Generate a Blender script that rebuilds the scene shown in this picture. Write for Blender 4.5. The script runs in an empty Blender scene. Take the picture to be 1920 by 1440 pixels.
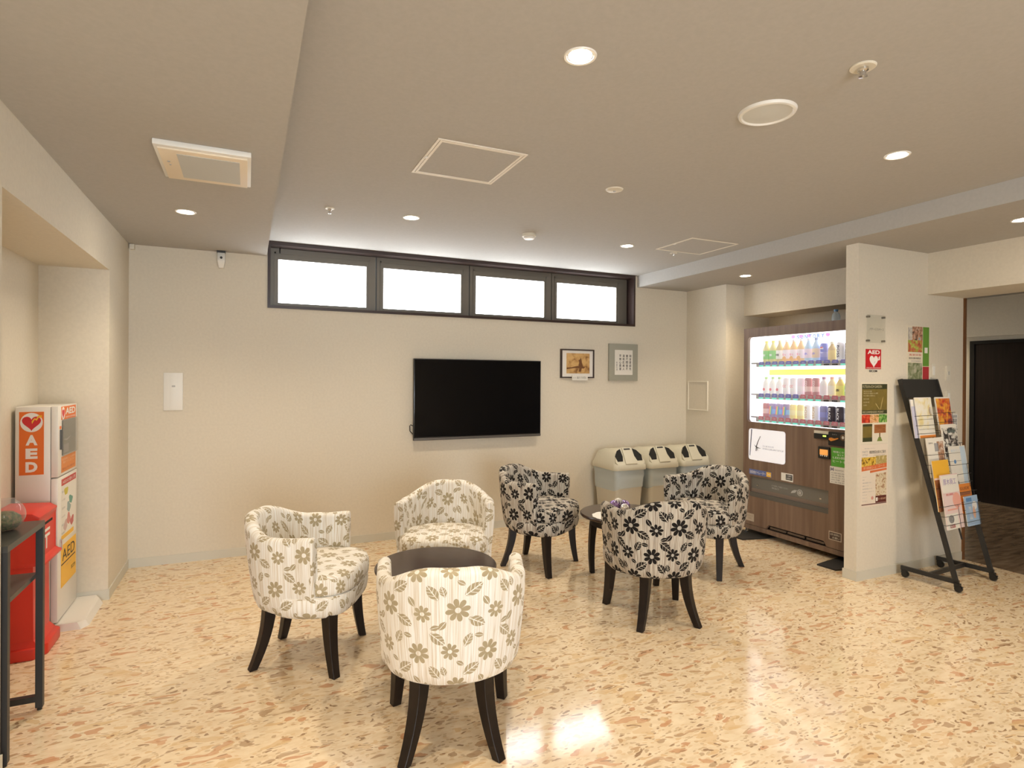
import bpy, bmesh, math, random
from mathutils import Matrix, Vector
random.seed(7)
PI = math.pi
SC = bpy.context.scene
COL = SC.collection

# ------------------------------------------------------------------ camera
F_PX, YAW, PITCH, ROLL, CY = 1092.26, 0.426986, -0.0028436, -0.0062164, 712.41
CAM_H = 1.35
_f = Vector((math.sin(YAW)*math.cos(PITCH), math.cos(YAW)*math.cos(PITCH), math.sin(PITCH)))
_r = Vector((math.cos(YAW), -math.sin(YAW), 0)); _d = _f.cross(_r)
_c, _s = math.cos(ROLL), math.sin(ROLL)
_right = _c*_r + _s*_d; _down = -_s*_r + _c*_d
cd = bpy.data.cameras.new('camera'); cam = bpy.data.objects.new('camera', cd); COL.objects.link(cam)
cd.sensor_width = 36; cd.lens = F_PX/1920*36; cd.shift_y = -(720-CY)/1920; cd.clip_start = .05
m = Matrix((_right, -_down, -_f)).transposed().to_4x4(); m.translation = (0, 0, CAM_H)
cam.matrix_world = m
SC.camera = cam

# ------------------------------------------------------------------ world, light levels, exposure
w = bpy.data.worlds.new('world'); SC.world = w; w.use_nodes = True
w.node_tree.nodes['Background'].inputs[0].default_value = (.75, .87, 1, 1)
w.node_tree.nodes['Background'].inputs[1].default_value = .6
SC.view_settings.view_transform = 'Standard'; SC.view_settings.look = 'None'
SC.view_settings.gamma = 1; SC.view_settings.use_curve_mapping = False
SC.view_settings.exposure = 0.22
SC.cycles.adaptive_threshold = .02; SC.cycles.max_bounces = 7; SC.cycles.diffuse_bounces = 4; SC.cycles.glossy_bounces = 3; SC.cycles.transparent_max_bounces = 10
SC.cycles.caustics_reflective = False; SC.cycles.caustics_refractive = False
WARM = (1, .83, .61)
LAMP_W = 56.0            # each downlight
WINDOW_L = 7.5           # high window in the back wall
ENTRANCE_L = 12.5         # glazed entrance wall behind the camera
VEND_L = 2.4             # vending machine display

# ------------------------------------------------------------------ helpers
def lin(h):
    h = h.lstrip('#'); o = []
    for i in (0, 2, 4):
        v = int(h[i:i+2], 16)/255
        o.append(v/12.92 if v <= .04045 else ((v+.055)/1.055)**2.4)
    return tuple(o)
def col4(c):
    if isinstance(c, str): c = lin(c)
    return (c[0], c[1], c[2], 1)
MATS = {}
def mat(name, c='#808080', rough=.5, metal=0, emit=0, bump=None, var=None, coat=0, alpha=1, trans=0, spec=.5, ecol=None):
    if name in MATS: return MATS[name]
    M = bpy.data.materials.new(name); M.use_nodes = True; MATS[name] = M
    nt = M.node_tree; b = nt.nodes['Principled BSDF']
    b.inputs['Base Color'].default_value = col4(c); b.inputs['Roughness'].default_value = rough
    b.inputs['Metallic'].default_value = metal; b.inputs['Specular IOR Level'].default_value = spec
    b.inputs['Coat Weight'].default_value = coat; b.inputs['Alpha'].default_value = alpha
    b.inputs['Transmission Weight'].default_value = trans
    if emit:
        b.inputs['Emission Color'].default_value = col4(ecol or c); b.inputs['Emission Strength'].default_value = emit
    if bump or var:
        tc = nt.nodes.new('ShaderNodeTexCoord')
    if var:   # (scale xyz, amount)
        mp = nt.nodes.new('ShaderNodeMapping'); mp.inputs['Scale'].default_value = var[0]
        nz = nt.nodes.new('ShaderNodeTexNoise'); nz.inputs['Scale'].default_value = 1; nz.inputs['Detail'].default_value = 4
        nt.links.new(tc.outputs['Object'], mp.inputs[0]); nt.links.new(mp.outputs[0], nz.inputs['Vector'])
        mx = nt.nodes.new('ShaderNodeMix'); mx.data_type = 'RGBA'
        c3 = col4(c); a = var[1]
        mx.inputs[6].default_value = tuple(v*(1-a) for v in c3[:3])+(1,)
        mx.inputs[7].default_value = tuple(min(1, v*(1+a)) for v in c3[:3])+(1,)
        rp = nt.nodes.new('ShaderNodeMapRange'); rp.inputs[1].default_value = .3; rp.inputs[2].default_value = .7
        nt.links.new(nz.outputs['Fac'], rp.inputs[0]); nt.links.new(rp.outputs[0], mx.inputs[0])
        nt.links.new(mx.outputs[2], b.inputs['Base Color'])
    if bump:  # (scale, strength)
        nz = nt.nodes.new('ShaderNodeTexNoise'); nz.inputs['Scale'].default_value = bump[0]; nz.inputs['Detail'].default_value = 3
        nt.links.new(tc.outputs['Object'], nz.inputs['Vector'])
        bp = nt.nodes.new('ShaderNodeBump'); bp.inputs['Strength'].default_value = bump[1]; bp.inputs['Distance'].default_value = .002
        nt.links.new(nz.outputs['Fac'], bp.inputs['Height']); nt.links.new(bp.outputs[0], b.inputs['Normal'])
    return M

class NX:
    """tiny expression helper over shader math nodes"""
    def __init__(s, nt): s.nt = nt
    def op(s, o, *a, clamp=False):
        n = s.nt.nodes.new('ShaderNodeMath'); n.operation = o; n.use_clamp = clamp
        for i, v in enumerate(a):
            if isinstance(v, (int, float)): n.inputs[i].default_value = v
            else: s.nt.links.new(v, n.inputs[i])
        return n.outputs[0]
    def mix(s, f, a, b):
        n = s.nt.nodes.new('ShaderNodeMix'); n.data_type = 'RGBA'
        for i, v in ((0, f), (6, a), (7, b)):
            if isinstance(v, (int, float)): n.inputs[i].default_value = v
            elif isinstance(v, tuple) or isinstance(v, str): n.inputs[i].default_value = col4(v)
            else: s.nt.links.new(v, n.inputs[i])
        return n.outputs[2]

WL = {}
def link(name, me, material=None, parent=None, loc=None, smooth=False):
    o = bpy.data.objects.new(name, me); COL.objects.link(o)
    if material is not None:
        for q in (material if isinstance(material, (list, tuple)) else [material]): me.materials.append(q)
    if parent is not None:
        L = WL[parent.name]; o.parent = parent; WL[o.name] = L
        me.transform(Matrix.Translation(-L))
    else:
        L = Vector(loc) if loc is not None else Vector((0, 0, 0))
        me.transform(Matrix.Translation(-L)); o.location = L; WL[o.name] = L
    if smooth:
        me.shade_smooth() if smooth is True else me.set_sharp_from_angle(angle=smooth) if False else None
        for p in me.polygons: p.use_smooth = True
        if smooth is not True: me.set_sharp_from_angle(angle=smooth)
    return o
def tag(o, label, cat, group=None):
    o['label'] = label; o['category'] = cat
    if group: o['group'] = group
    return o
def thing(name, label, cat, loc=(0, 0, 0), group=None):
    o = bpy.data.objects.new(name, None); COL.objects.link(o); o.location = loc; o.empty_display_size = .1
    WL[o.name] = Vector(loc); tag(o, label, cat, group); return o
def struct(o, label=None):
    o['kind'] = 'structure'
    if label: o['label'] = label
    return o
def dup(root, loc, rotz=None, label=None, group=None):
    r = root.copy(); COL.objects.link(r); r.location = loc
    if rotz is not None: r.rotation_euler = (0, 0, rotz)
    if label: r['label'] = label
    if group: r['group'] = group
    for ch in list(root.children):
        c = ch.copy(); COL.objects.link(c); c.parent = r
        for g in ch.children:
            d = g.copy(); COL.objects.link(d); d.parent = c
    return r
def bm_me(bm, name='mesh'):
    bmesh.ops.recalc_face_normals(bm, faces=bm.faces)
    me = bpy.data.meshes.new(name); bm.to_mesh(me); bm.free(); return me
def add_box(bm, x0, x1, y0, y1, z0, z1):
    vs = [bm.verts.new((x, y, z)) for x in (x0, x1) for y in (y0, y1) for z in (z0, z1)]
    for f in ((0, 1, 3, 2), (4, 6, 7, 5), (0, 4, 5, 1), (2, 3, 7, 6), (0, 2, 6, 4), (1, 5, 7, 3)):
        bm.faces.new([vs[i] for i in f])
def bevel(bm, r, seg=2):
    if r > 0:
        bmesh.ops.bevel(bm, geom=list(bm.edges), offset=r, segments=seg, affect='EDGES', profile=.5)
def box(name, x0, x1, y0, y1, z0, z1, m, parent=None, bev=0, loc=None, seg=2):
    bm = bmesh.new(); add_box(bm, x0, x1, y0, y1, z0, z1); bevel(bm, bev, seg)
    return link(name, bm_me(bm), m, parent, loc, smooth=.6 if bev else False)
def boxes(name, lst, m, parent=None, loc=None):
    bm = bmesh.new()
    for b in lst: add_box(bm, *b)
    return link(name, bm_me(bm), m, parent, loc)
def loft(bm, rings, close=True, cap0=True, cap1=True):
    R = [[bm.verts.new(p) for p in r] for r in rings]; n = len(R[0])
    for a, b in zip(R, R[1:]):
        for i in range(n if close else n-1):
            j = (i+1) % n; bm.faces.new((a[i], a[j], b[j], b[i]))
    if cap0: bm.faces.new(R[0])
    if cap1: bm.faces.new(list(reversed(R[-1])))
    return R
def add_lathe(bm, prof, c=(0, 0, 0), n=24):
    rings = [[(c[0]+max(r, 1e-4)*math.cos(2*PI*i/n), c[1]+max(r, 1e-4)*math.sin(2*PI*i/n), c[2]+z) for i in range(n)] for r, z in prof]
    loft(bm, rings)
def lathe(name, prof, c, m, parent=None, n=24, loc=None, smooth=.6):
    bm = bmesh.new(); add_lathe(bm, prof, c, n); return link(name, bm_me(bm), m, parent, loc, smooth)
def add_tube(bm, pts, r, n=6, cyc=False):
    pts = [Vector(p) for p in pts]; rings = []
    for i, p in enumerate(pts):
        if cyc: t = pts[(i+1) % len(pts)]-pts[i-1]
        else: t = (pts[min(i+1, len(pts)-1)]-pts[max(i-1, 0)])
        t.normalize(); up = Vector((0, 0, 1)) if abs(t.z) < .9 else Vector((1, 0, 0))
        a = t.cross(up).normalized(); b = t.cross(a)
        rr = r[i] if isinstance(r, (list, tuple)) else r
        rings.append([p+rr*(math.cos(2*PI*k/n)*a+math.sin(2*PI*k/n)*b) for k in range(n)])
    if cyc: rings.append(rings[0])
    loft(bm, rings, cap0=not cyc, cap1=not cyc)
    if cyc: bmesh.ops.remove_doubles(bm, verts=bm.verts, dist=1e-6)
def tube(name, pts, r, m, parent=None, n=8, cyc=False, loc=None):
    bm = bmesh.new(); add_tube(bm, pts, r, n, cyc); return link(name, bm_me(bm), m, parent, loc, True if n > 5 else False)

# faces of upright things: (right, up, outward normal) as a reader in front of the face sees them
FN = {'-x': (Vector((0, -1, 0)), Vector((0, 0, 1)), Vector((-1, 0, 0))),
      '-y': (Vector((1, 0, 0)), Vector((0, 0, 1)), Vector((0, -1, 0))),
      '+x': (Vector((0, 1, 0)), Vector((0, 0, 1)), Vector((1, 0, 0)))}
def plate(name, fr, o, u0, u1, v0, v1, n0, n1, m, parent=None, rad=0, loc=None, bev=0):
    """flat rectangular piece on a face; o = face origin; u right, v up, n outward"""
    pts = rrect(u0, u1, v0, v1, rad)
    return prism(name, fr, o, pts, n0, n1, m, parent, loc, bev)
def rrect(u0, u1, v0, v1, rad=0, seg=4):
    if rad <= 0: return [(u0, v0), (u1, v0), (u1, v1), (u0, v1)]
    p = []
    for cx, cy, a0 in ((u1-rad, v0+rad, -90), (u1-rad, v1-rad, 0), (u0+rad, v1-rad, 90), (u0+rad, v0+rad, 180)):
        for k in range(seg+1):
            a = math.radians(a0+90*k/seg); p.append((cx+rad*math.cos(a), cy+rad*math.sin(a)))
    return p
def prism(name, fr, o, pts, n0, n1, m, parent=None, loc=None, bev=0):
    X, Y, N = FN[fr] if isinstance(fr, str) else fr
    o = Vector(o); bm = bmesh.new()
    a = [o+X*u+Y*v+N*n0 for u, v in pts]; b = [o+X*u+Y*v+N*n1 for u, v in pts]
    loft(bm, [a, b])
    if bev: bevel(bm, bev, 2)
    return link(name, bm_me(bm), m, parent, loc)
def multi(name, fr, o, polys, n0, n1, m, parent=None, loc=None):
    X, Y, N = FN[fr] if isinstance(fr, str) else fr
    o = Vector(o); bm = bmesh.new()
    for pts in polys:
        loft(bm, [[o+X*u+Y*v+N*n0 for u, v in pts], [o+X*u+Y*v+N*n1 for u, v in pts]])
    return link(name, bm_me(bm), m, parent, loc)
_txt = {}
def text(body, fr, o, u0, u1, v0, v1, n, m, parent, bold=0.0, name='lettering', loc=None, rot=0):
    """lettering fitted into the rectangle u0..u1, v0..v1 of a face, just proud of it"""
    key = (body, bold)
    if key not in _txt:
        cu = bpy.data.curves.new('t', 'FONT'); cu.body = body; cu.size = 1; cu.offset = bold; cu.resolution_u = 3
        cu.space_line = 1.15; cu.align_x = 'CENTER' if '\n' in body else 'LEFT'
        ob = bpy.data.objects.new('t', cu); COL.objects.link(ob)
        dg = bpy.context.evaluated_depsgraph_get(); me = bpy.data.meshes.new_from_object(ob.evaluated_get(dg))
        bpy.data.objects.remove(ob); _txt[key] = me
    me = _txt[key].copy(); me.materials.clear()
    if rot: me.transform(Matrix.Rotation(rot, 4, 'Z'))
    if len(me.vertices) == 0: return None
    xs = [v.co.x for v in me.vertices]; ys = [v.co.y for v in me.vertices]
    ax, bx, ay, by = min(xs), max(xs), min(ys), max(ys)
    X, Y, N = FN[fr] if isinstance(fr, str) else fr; o = Vector(o)
    for v in me.vertices:
        u = u0+(v.co.x-ax)/max(bx-ax, 1e-6)*(u1-u0); q = v0+(v.co.y-ay)/max(by-ay, 1e-6)*(v1-v0)
        v.co = o+X*u+Y*q+N*n
    return link(name, me, m, parent, loc)
def heart(cx, cy, w, h, n=28):
    p = []
    for i in range(n):
        t = 2*PI*i/n
        x = 16*math.sin(t)**3; y = 13*math.cos(t)-5*math.cos(2*t)-2*math.cos(3*t)-math.cos(4*t)
        p.append((cx-x/32*w, cy+(y+2.5)/29*h))
    return p
def ell(cx, cy, a, b, n=28): return [(cx+a*math.cos(2*PI*i/n), cy+b*math.sin(2*PI*i/n)) for i in range(n)]

# ------------------------------------------------------------------ materials
def floor_mat():
    M = bpy.data.materials.new('terrazzo'); M.use_nodes = True; nt = M.node_tree; X = NX(nt)
    b = nt.nodes['Principled BSDF']; N = nt.nodes.new; L = nt.links.new
    tc = N('ShaderNodeTexCoord'); mp = N('ShaderNodeMapping'); mp.inputs['Rotation'].default_value = (0, 0, -.18); mp.inputs['Scale'].default_value = (.56, 1.2, 1)
    L(tc.outputs['Object'], mp.inputs[0])
    nz = N('ShaderNodeTexNoise'); nz.inputs['Scale'].default_value = 9; nz.inputs['Detail'].default_value = 3; L(mp.outputs[0], nz.inputs['Vector'])
    sub = N('ShaderNodeVectorMath'); sub.operation = 'SUBTRACT'; L(nz.outputs['Color'], sub.inputs[0]); sub.inputs[1].default_value = (.5, .5, .5)
    def layer(scale, dist, off):
        sc = N('ShaderNodeVectorMath'); sc.operation = 'SCALE'; L(sub.outputs[0], sc.inputs[0]); sc.inputs[3].default_value = dist
        ad = N('ShaderNodeVectorMath'); ad.operation = 'ADD'; L(mp.outputs[0], ad.inputs[0]); L(sc.outputs[0], ad.inputs[1])
        a2 = N('ShaderNodeVectorMath'); a2.operation = 'ADD'; L(ad.outputs[0], a2.inputs[0]); a2.inputs[1].default_value = (off, off*.7, 0)
        v = N('ShaderNodeTexVoronoi'); v.voronoi_dimensions = '2D'; v.inputs['Scale'].default_value = scale; L(a2.outputs[0], v.inputs['Vector'])
        sp = N('ShaderNodeSeparateColor'); L(v.outputs['Color'], sp.inputs[0])
        return v.outputs['Distance'], sp.outputs[0], sp.outputs[1]
    def ramp(fac, stops):
        r = N('ShaderNodeValToRGB'); L(fac, r.inputs[0]); r.color_ramp.interpolation = 'CONSTANT'
        e = r.color_ramp.elements
        for i, (p, c) in enumerate(stops):
            q = e[i] if i < 2 else e.new(p)
            q.position = p; q.color = col4(c)
        return r.outputs[0]
    n2 = N('ShaderNodeTexNoise'); n2.inputs['Scale'].default_value = 26; n2.inputs['Detail'].default_value = 5; L(mp.outputs[0], n2.inputs['Vector'])
    mr = N('ShaderNodeMapRange'); mr.inputs[1].default_value = .35; mr.inputs[2].default_value = .65; L(n2.outputs['Fac'], mr.inputs[0])
    c = X.mix(mr.outputs[0], (.73, .575, .38), (.83, .695, .505))
    # fine aggregate
    d, r1, r2 = layer(80, .08, 3.1)
    k = X.op('MULTIPLY', X.op('LESS_THAN', d, .42), X.op('GREATER_THAN', r1, .45))
    c = X.mix(X.op('MULTIPLY', k, .6), c, ramp(r2, [(0, (.80, .68, .50)), (.35, (.52, .36, .21)), (.6, (.68, .48, .28)), (.85, (.40, .26, .15))]))
    # medium chips
    d, r1, r2 = layer(29, .13, 7.7)
    k = X.op('MULTIPLY', X.op('LESS_THAN', d, X.op('ADD', X.op('MULTIPLY', r2, .22), .22)), X.op('GREATER_THAN', r1, .62))
    c = X.mix(X.op('MULTIPLY', k, .78), c, ramp(r2, [(0, (.50, .31, .16)), (.25, (.68, .47, .26)), (.5, (.79, .66, .47)), (.7, (.56, .28, .14)), (.88, (.44, .29, .17))]))
    # large chips
    d, r1, r2 = layer(12.5, .22, 1.3)
    k = X.op('MULTIPLY', X.op('LESS_THAN', d, X.op('ADD', X.op('MULTIPLY', r2, .2), .16)), X.op('GREATER_THAN', r1, .66))
    c = X.mix(X.op('MULTIPLY', k, .62), c, ramp(r2, [(0, (.50, .30, .17)), (.2, (.56, .27, .13)), (.45, (.67, .46, .24)), (.75, (.70, .50, .29))]))
    # slender dark slivers
    d, r1, r2 = layer(46, .15, 5.2)
    k = X.op('MULTIPLY', X.op('LESS_THAN', d, .24), X.op('GREATER_THAN', r1, .84))
    c = X.mix(X.op('MULTIPLY', k, .85), c, (.30, .18, .10))
    L(c, b.inputs['Base Color'])
    b.inputs['Roughness'].default_value = .105; b.inputs['Specular IOR Level'].default_value = .65
    n3 = N('ShaderNodeTexNoise'); n3.inputs['Scale'].default_value = 2.2; n3.inputs['Detail'].default_value = 2; L(tc.outputs['Object'], n3.inputs['Vector'])
    bp = N('ShaderNodeBump'); bp.inputs['Strength'].default_value = .12; bp.inputs['Distance'].default_value = .003
    L(n3.outputs['Fac'], bp.inputs['Height']); L(bp.outputs[0], b.inputs['Normal'])
    return M

def fabric_mat(name, petal, petal2, centre, stripes, ground, rough, big=1.0, sheen=.25):
    """striped upholstery with woven flowers and leaves; UV is in metres"""
    M = bpy.data.materials.new(name); M.use_nodes = True; nt = M.node_tree; X = NX(nt); N = nt.nodes.new; L = nt.links.new
    b = nt.nodes['Principled BSDF']; op = X.op
    uv = N('ShaderNodeUVMap'); uv.uv_map = 'UVMap'; sp = N('ShaderNodeSeparateXYZ'); L(uv.outputs[0], sp.inputs[0]); u, v = sp.outputs[0], sp.outputs[1]
    # ground stripes
    mp = N('ShaderNodeMapping'); mp.inputs['Scale'].default_value = (95, 1.6, 1); L(uv.outputs[0], mp.inputs[0])
    nz = N('ShaderNodeTexNoise'); nz.inputs['Scale'].default_value = 1; nz.inputs['Detail'].default_value = 3; L(mp.outputs[0], nz.inputs['Vector'])
    r = N('ShaderNodeValToRGB'); L(nz.outputs['Fac'], r.inputs[0])
    e = r.color_ramp.elements
    for i, (p, c) in enumerate(stripes):
        q = e[i] if i < 2 else e.new(p)
        q.position = p; q.color = col4(c)
    c = r.outputs[0]
    P, Q = .245, .29
    def local(cx, cy, ang, s):
        dx = op('WRAP', op('SUBTRACT', u, cx), -P/2, P/2); dy = op('WRAP', op('SUBTRACT', v, cy), -Q/2, Q/2)
        s *= big; ca, sa = math.cos(ang)/s, math.sin(ang)/s
        return op('ADD', op('MULTIPLY', dx, ca), op('MULTIPLY', dy, sa)), op('SUBTRACT', op('MULTIPLY', dy, ca), op('MULTIPLY', dx, sa))
    mask = None; core = None
    def join(a, b_): return b_ if a is None else op('MAXIMUM', a, b_)
    for cx, cy, ang, s in ((.055, .075, .2, .041), (.165, .205, .5, .039), (.185, .06, .9, .030), (.03, .215, .1, .031)):
        x, y = local(cx, cy, ang, s)
        rr = op('SQRT', op('ADD', op('MULTIPLY', x, x), op('MULTIPLY', y, y))); th = op('ARCTAN2', y, x)
        pet = op('POWER', op('ABSOLUTE', op('COSINE', op('MULTIPLY', th, 4))), .30)
        mk = op('MULTIPLY', op('LESS_THAN', rr, pet), op('GREATER_THAN', rr, .24)); mask = join(mask, mk)
        core = join(core, op('LESS_THAN', rr, .20))
    for cx, cy, ang, s in ((.105, .145, .6, .036), (.118, .03, -.5, .034), (.220, .135, 2.2, .032), (.09, .255, 1.1, .028), (.232, .262, -.7, .034),
                           (.008, .140, 1.9, .021), (.148, .100, -1.0, .020), (.225, .012, .3, .018), (.128, .268, -.2, .017), (.065, .170, 2.6, .016), (.005, .02, .9, .020)):
        x, y = local(cx, cy, ang, s)
        ay = op('ABSOLUTE', y)
        lens = op('LESS_THAN', ay, op('MULTIPLY', op('SUBTRACT', 1, op('MULTIPLY', x, x)), .54))
        mk = op('MULTIPLY', lens, op('GREATER_THAN', ay, .05))
        if s > .02:
            vein = op('GREATER_THAN', op('FRACT', op('MULTIPLY', op('SUBTRACT', x, op('MULTIPLY', ay, .9)), 2.2)), .16)
            mk = op('MULTIPLY', mk, vein)
        mask = join(mask, mk)
    n2 = N('ShaderNodeTexNoise'); n2.inputs['Scale'].default_value = 14; L(uv.outputs[0], n2.inputs['Vector'])
    c = X.mix(mask, c, X.mix(n2.outputs['Fac'], petal, petal2))
    if centre: c = X.mix(core, c, centre)
    L(c, b.inputs['Base Color']); b.inputs['Roughness'].default_value = rough
    b.inputs['Sheen Weight'].default_value = sheen; b.inputs['Specular IOR Level'].default_value = .25; b.inputs['Sheen Roughness'].default_value = .4
    wv = N('ShaderNodeTexNoise'); wv.inputs['Scale'].default_value = 420; L(uv.outputs[0], wv.inputs['Vector'])
    hh = op('ADD', op('MULTIPLY', wv.outputs['Fac'], .5), op('MULTIPLY', op('SUBTRACT', 1, mask), .6))
    bp = N('ShaderNodeBump'); bp.inputs['Strength'].default_value = .35; bp.inputs['Distance'].default_value = .0015
    L(hh, bp.inputs['Height']); L(bp.outputs[0], b.inputs['Normal'])
    return M

def wood_mat(name, a, b_, scale=(3, 60, 60), rough=.4, coat=0):
    M = bpy.data.materials.new(name); M.use_nodes = True; nt = M.node_tree; X = NX(nt); N = nt.nodes.new; L = nt.links.new
    b = nt.nodes['Principled BSDF']; tc = N('ShaderNodeTexCoord'); mp = N('ShaderNodeMapping'); mp.inputs['Scale'].default_value = scale
    L(tc.outputs['Object'], mp.inputs[0]); nz = N('ShaderNodeTexNoise'); nz.inputs['Scale'].default_value = 1; nz.inputs['Detail'].default_value = 5; nz.inputs['Distortion'].default_value = .4
    L(mp.outputs[0], nz.inputs['Vector']); mr = N('ShaderNodeMapRange'); mr.inputs[1].default_value = .3; mr.inputs[2].default_value = .7; L(nz.outputs['Fac'], mr.inputs[0])
    L(X.mix(mr.outputs[0], a, b_), b.inputs['Base Color']); b.inputs['Roughness'].default_value = rough; b.inputs['Coat Weight'].default_value = coat; b.inputs['Specular IOR Level'].default_value = .3
    return M

def thin_glass(name, tint, alpha_face, rough=.02):
    M = bpy.data.materials.new(name); M.use_nodes = True; nt = M.node_tree; N = nt.nodes.new; L = nt.links.new
    nt.nodes.remove(nt.nodes['Principled BSDF']); out = nt.nodes['Material Output']
    t = N('ShaderNodeBsdfTransparent'); t.inputs[0].default_value = col4(tint); g = N('ShaderNodeBsdfGlossy'); g.inputs['Roughness'].default_value = rough
    lw = N('ShaderNodeLayerWeight'); X = NX(nt); fo = X.op('ADD', X.op('MULTIPLY', X.op('POWER', lw.outputs['Facing'], 4), .6), .03); mx = N('ShaderNodeMixShader')
    L(fo, mx.inputs[0]); L(t.outputs[0], mx.inputs[1]); L(g.outputs[0], mx.inputs[2])
    if alpha_face:
        df = N('ShaderNodeBsdfDiffuse'); df.inputs[0].default_value = col4(tint); m2 = N('ShaderNodeMixShader'); m2.inputs[0].default_value = alpha_face
        L(mx.outputs[0], m2.inputs[1]); L(df.outputs[0], m2.inputs[2]); mx = m2
    L(mx.outputs[0], out.inputs[0]); return M

def blotch_mat(name, cols, scale=60, rough=.4, emit=0):
    """loose patches of colour: printed pictures seen from afar"""
    M = bpy.data.materials.new(name); M.use_nodes = True; nt = M.node_tree; N = nt.nodes.new; L = nt.links.new
    b = nt.nodes['Principled BSDF']; tc = N('ShaderNodeTexCoord'); nz = N('ShaderNodeTexNoise'); nz.inputs['Scale'].default_value = scale; nz.inputs['Detail'].default_value = 2; nz.inputs['Distortion'].default_value = .6
    L(tc.outputs['Object'], nz.inputs['Vector']); r = N('ShaderNodeValToRGB'); L(nz.outputs['Fac'], r.inputs[0]); e = r.color_ramp.elements
    for i, c in enumerate(cols):
        p = .32+.36*i/max(1, len(cols)-1); q = e[i] if i < 2 else e.new(p); q.position = p; q.color = col4(c)
    L(r.outputs[0], b.inputs['Base Color']); b.inputs['Roughness'].default_value = rough
    return M

WALL = mat('wallpaper', (.70, .645, .54), .85, bump=(900, .25), var=((60, 60, 60), .03))
CEIL = mat('ceiling_paper', (.445, .43, .405), .9, bump=(900, .25), var=((60, 60, 60), .03))
BASEB = mat('baseboard_vinyl', (.62, .60, .52), .45)
TERR = floor_mat()
CORFL = wood_mat('corridor_floor', (.10, .065, .04), (.26, .19, .13), (5, 22, 1), .25)
DKWOOD = wood_mat('dark_walnut', (.008, .005, .004), (.018, .011, .008), (40, 40, 4), .42)
DKTOP = wood_mat('dark_table_top', (.035, .020, .014), (.060, .036, .025), (60, 4, 1), .22)
CASING = mat('brown_casing', (.035, .018, .015), .35)
ALU = mat('bronze_aluminium', (.17, .155, .13), .45, metal=.3)
TRIMBR = wood_mat('brown_trim', (.13, .055, .02), (.20, .09, .035), (30, 30, 3), .4)
WHITE = mat('white_plastic', (.80, .79, .75), .4)
OFFW = mat('offwhite_plastic', (.70, .66, .56), .45)
GREYP = mat('grey_plastic', (.45, .45, .44), .5)
BLACK = mat('black_plastic', (.012, .012, .012), .35)
BLKMET = mat('black_powdercoat', (.022, .022, .022), .42)
DARKV = mat('void_shade', (.006, .006, .006), .8)  # black that paints the shade inside openings and slots
CHROME = mat('chrome', (.75, .75, .75), .15, metal=1)
PAPER = mat('paper', (.80, .78, .72), .6)
PRINTK = mat('print_black', (.03, .03, .03), .6)
PRINTW = mat('print_white', (.85, .83, .80), .5)
RED = mat('print_red', (.62, .02, .025), .45)
ORANGE = mat('print_orange', (.80, .17, .015), .45)
YELLOW = mat('print_yellow', (.88, .50, .03), .45)
GREEN = mat('print_green', (.10, .40, .04), .5)
GREY_T = mat('print_grey', (.35, .35, .36), .6)
POSTRED = mat('red_enamel', (.66, .035, .018), .38, bump=(300, .1))
STEELW = mat('white_enamel_steel', (.78, .75, .70), .35, coat=.2)
DAY = mat('frosted_pane', (.9, .93, .95), .3, emit=WINDOW_L, ecol=(.93, .97, 1))
ENTR = mat('entrance_pane', (.8, .85, .9), .1, emit=ENTRANCE_L, ecol=(.84, .92, 1))

# ------------------------------------------------------------------ room shell
YB = 4.834; XL = -.757; XR = 4.22; ZL = 2.274; ZM = 2.39; YF = -3.2
YP = 2.60; XP = 3.735      # partition
struct(boxes('floor', [(-1.35, 4.945, YF-.15, YB+.3, -.12, 0)], TERR), 'glossy terrazzo floor with tan and cream chips')
struct(boxes('floor_corridor', [(4.945, 7.9, YF-.15, YB+.3, -.12, 0)], CORFL), 'dark brown wood grain floor of the corridor')
# ceiling: stepped, one body
bm = bmesh.new()
prof = [(-1.35, ZL), (.133, ZL), (.133, ZM), (3.581, ZM), (3.581, ZL), (7.9, ZL), (7.9, 2.62), (-1.35, 2.62)]
loft(bm, [[(x, YF-.15, z) for x, z in prof], [(x, YB+.3, z) for x, z in prof]])
struct(link('ceiling', bm_me(bm), CEIL), 'beige papered ceiling with a raised middle and two lower sides')
WX0, WX1, WZ0 = .14, 3.552, 1.878
struct(boxes('wall_back', [(-1.35, 7.9, YB, YB+.24, -.02, WZ0), (-1.35, WX0, YB, YB+.24, WZ0, ZM+.02), (WX1, 7.9, YB, YB+.24, WZ0, ZM+.02)], WALL), 'beige papered back wall')
ZBL = 1.988; XN = -1.101
struct(boxes('wall_left', [(-1.35, XL, 4.205, YB, 0, ZL), (-1.35, XL, 2.512, 4.205, ZBL, ZL), (-1.35, XN, 2.512, 4.205, 0, ZBL), (-1.35, XL, YF, 2.512, 0, ZL)], WALL), 'left wall with a column, a beam and a recess')
ZBR = 1.976; XBR = 4.455
struct(boxes('wall_right', [(XR, 4.95, 4.28, YB, 0, ZL), (XBR, 4.93, YP+.09, 4.28, ZBR, ZL), (4.79, 4.93, YP+.09, 4.28, 0, ZBR)], WALL), 'right wall with a column and the recess of the vending machine')
struct(boxes('wall_partition', [(XP, 4.93, YP, YP+.09, 0, ZL), (4.49, 4.93, YF, YP, ZBR, ZL)], WALL), 'short partition wall with posters and the beam over the corridor opening')
struct(boxes('wall_corridor', [(7.41, 7.9, YF, YB, 1.845, ZL), (7.46, 7.9, YF, YB, 0, 1.845), (4.93, 7.9, 4.5, YB, 0, ZL)], WALL), 'beige corridor wall around the dark door')
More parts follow.
